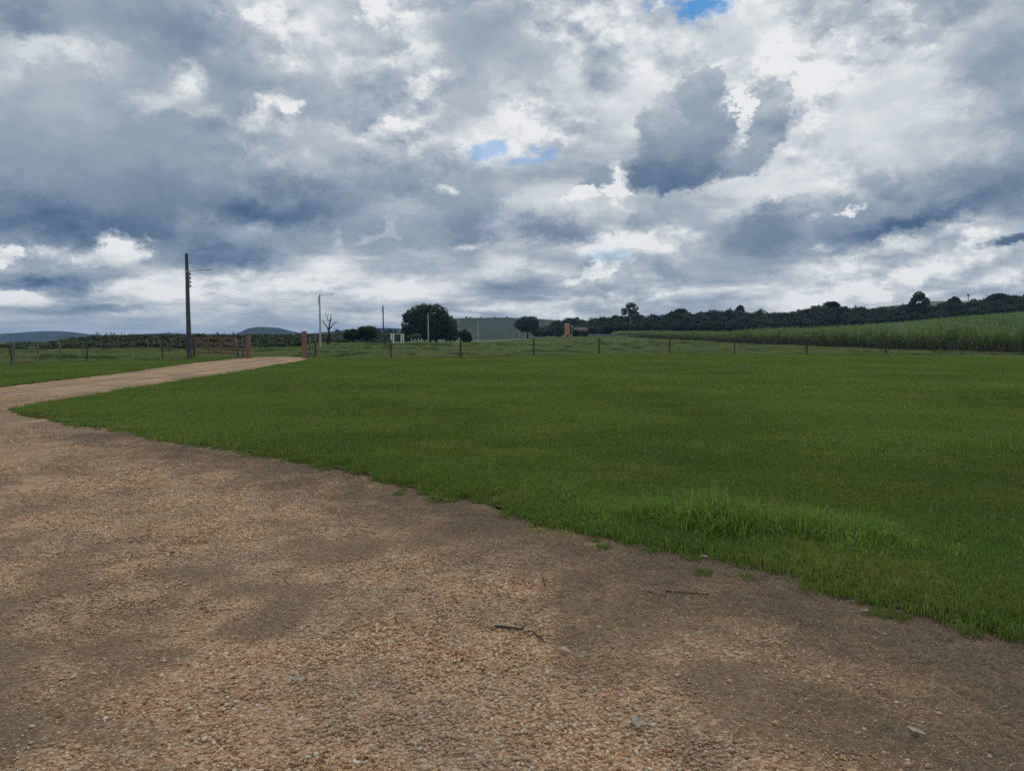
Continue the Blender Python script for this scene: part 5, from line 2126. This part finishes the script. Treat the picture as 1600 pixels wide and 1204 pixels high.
# side panel between the grey post and the left pillar, and one right of the right pillar
def side_panel(px0, px1, Y, label, rows, mat, H):
    x0, x1 = (px0 - 800) / FPX * Y, (px1 - 800) / FPX * Y
    root = empty("fence_panel", (x0, Y, 0))
    tag(root, label, "fence panel", "short fence panels closing the gaps beside the pillars")
    for k in range(rows):
        mb = MB()
        mb.box(((x1 - x0) / 2, 0, H * (k + .7) / rows), (x1 - x0, .03, .10), None, .005)
        mb.build("board", mat, root)


side_panel(372, 385, 51.35, "short panel of weathered boards between grey post and left pillar", 4, M_POST_PALE, 1.25)
side_panel(480, 493, 51.7, "low panel of grey boards right of the right pillar", 2, M_POST_PALE, .75)

# ------------------------------------------------------------------ far built things
# white twin-pillar gateway
Y = 150
xl, xr = (613.5 - 800) / FPX * Y, (629 - 800) / FPX * Y
z0 = float(terrain((xl + xr) / 2, Y))
root = empty("white_gateway", ((xl + xr) / 2, Y, z0))
tag(root, "small white gateway of two board pillars left of the biggest tree", "gateway")
hz_ = px_h(521, Y) - z0
half = (xr - xl) / 2
for s in (-1, 1):
    for dx in (-.20, .20):
        mb = MB()
        mb.box((s * half + dx, 0, hz_ / 2 - .1), (.26, .18, hz_ + .2), None, .01)
        mb.build("pillar", M_WHITE, root)
for z, hgt, mt in ((hz_ - .06, .10, M_CONC), (.34, .09, M_WHITE), (.75, .06, M_POST)):
    mb = MB()
    mb.box((0, .02, z), (2 * half - .70, .06, hgt))
    mb.build("rail", mt, root)
mb = MB()
mb.box((half - .48, .06, hz_ * .5), (.16, .1, hz_))
mb.build("gate_stile", M_DARK, root)
# short white post fence under the pale shrub
Y = 158
for i, px in enumerate((643, 648.5, 654, 659)):
    x = (px - 800) / FPX * Y
    z = float(terrain(x, Y))
    mb = MB()
    mb.tube([(0, 0, -.2), (0, 0, 1.15 - .1 * (i % 2))], [.08, .07], 8)
    o = mb.build("white_post", M_CONC, None, (x, Y, z), smooth=True)
    tag(o, ["short pale post under the left side of pale shrub", "short pale post left of middle under pale shrub", "short pale post right of middle under pale shrub",
            "short whitish post at right end below pale shrub"][i], "post", "short posts below the pale shrub")

# brick tower with its lamp post
Y = 246
x = (886 - 800) / FPX * Y
z0 = float(terrain(x, Y))
H = px_h(507, Y) - z0
W = 7.6 / FPX * Y
root = empty("brick_tower", (x, Y, z0))
tag(root, "narrow orange brick tower with pale cap in the far pasture", "tower")
mb = MB()
mb.box((0, 0, H * .5 + .35), (W, W, H - .70), None, .02)
mb.build("body", M_TOWERBRICK, root)
for sx in (-1, 1):
    for sy in (-1, 1):
        mb = MB()
        mb.box((sx * W * .36, sy * W * .36, .30), (W * .26, W * .26, 1.0))
        mb.build("foot", M_TOWERBRICK, root)
mb = MB()
mb.box((0, 0, .35), (W * .40, W * .40, .85))
mb.build("cavity_shade", M_DARK, root)  # near-black block standing in for the shade of the base cavity
mb = MB()
mb.box((0, 0, H + .08), (W + .14, W + .14, .16), None, .03)
mb.box((0, 0, H + .26), (W * .75, W * .75, .2), None, .03)
mb.build("cap", M_CONC, root)
for k in range(3):
    mb = MB()
    mb.box((0, -W / 2 - .012, 1.1 + k * .9), (W * .96, .03, .05))
    mb.build("brick_band", M_MORTAR, root)
x2 = (893.2 - 800) / FPX * Y
root = empty("lamp_post", (x2, Y - 1, float(terrain(x2, Y))))
tag(root, "small lamp post with pale head right beside the brick tower", "lamp post")
hz_ = px_h(510, Y) - root.location.z
mb = MB()
mb.tube([(0, 0, -.2), (0, 0, hz_)], [.09, .07], 8)
mb.build("shaft", M_CONC, root)
mb = MB()
mb.tube([(0, 0, hz_ - .25), (0, 0, hz_), (0, 0, hz_ + .2)], [.10, .2, .12], 10)
mb.build("lamp_head", M_WHITE, root)

# farm house with tiled roof at the wood's edge
Y = 285
x = (906 - 800) / FPX * Y
z0 = float(terrain(x, Y))
root = empty("farm_house", (x, Y, z0), .12)
tag(root, "low farm house with clay tiled roof right of the brick tower", "house")
Wd, Dp = 22 / FPX * Y, 4.5
He = px_h(517, Y) - z0
Hr = px_h(511.5, Y) - z0
mb = MB()
mb.box((0, 0, He / 2), (Wd * .92, Dp, He))
wall = mb.build("wall", M_WALL, root)
mb = MB()
for sy in (-1, 1):
    a = math.atan2(Hr - He, Dp / 2 + .4)
    ln = math.hypot(Hr - He, Dp / 2 + .4)
    mb.box((0, sy * (Dp / 4 + .2), (He + Hr) / 2), (Wd, ln, .12), Matrix.Rotation(-sy * a, 3, "X"))
mb.build("roof", M_TILE, root)
for u in (-.3, 0.0, .3):
    mb = MB()
    mb.box((u * Wd, -Dp / 2 - .02, He * .5), (.9, .06, .9))
    mb.build("window", M_DARK, root)

for i, (px, top, wp, lab) in enumerate(((899, 514.5, 13, "dark bush hiding the left half of the farm house"), (913, 515.5, 14, "dark bush hiding the right end of the farm house"),
                                        (872, 513, 16, "dark bush just left of the brick tower"))):
    Yb = 268
    b = ground_at(px, Yb)
    hh = px_h(top, Yb) - b.z
    tree_thing("bush", lab, "bush", b, crown_mesh("crown", round_lobes(wp / FPX * Yb * 1.2, 0, hh, n=6, seed=700 + i), 900, .5, M_LEAF_DARK, 700 + i), limb_mesh("trunk", simple_limbs(hh, .1, wp / FPX * Yb, 700 + i, 4, .3), M_BARK))

# ------------------------------------------------------------------ hazy air
def haze():
    mb = MB()
    mb.box((0, 0, 5.0), (11600, 11600, 84.0))
    m = bpy.data.materials.new("air")
    m.use_nodes = True
    nt = m.node_tree
    nt.nodes.clear()
    pv = nt.nodes.new("ShaderNodeVolumePrincipled")
    pv.inputs["Color"].default_value = (.36, .60, 1.0, 1)
    pv.inputs["Density"].default_value = 0.00016
    pv.inputs["Anisotropy"].default_value = 0.0
    o = nt.nodes.new("ShaderNodeOutputMaterial")
    nt.links.new(pv.outputs[0], o.inputs["Volume"])
    h = mb.build("haze", m)
    tag(h, "thin bluish haze filling the air over the whole countryside", "haze", kind="stuff")


haze()
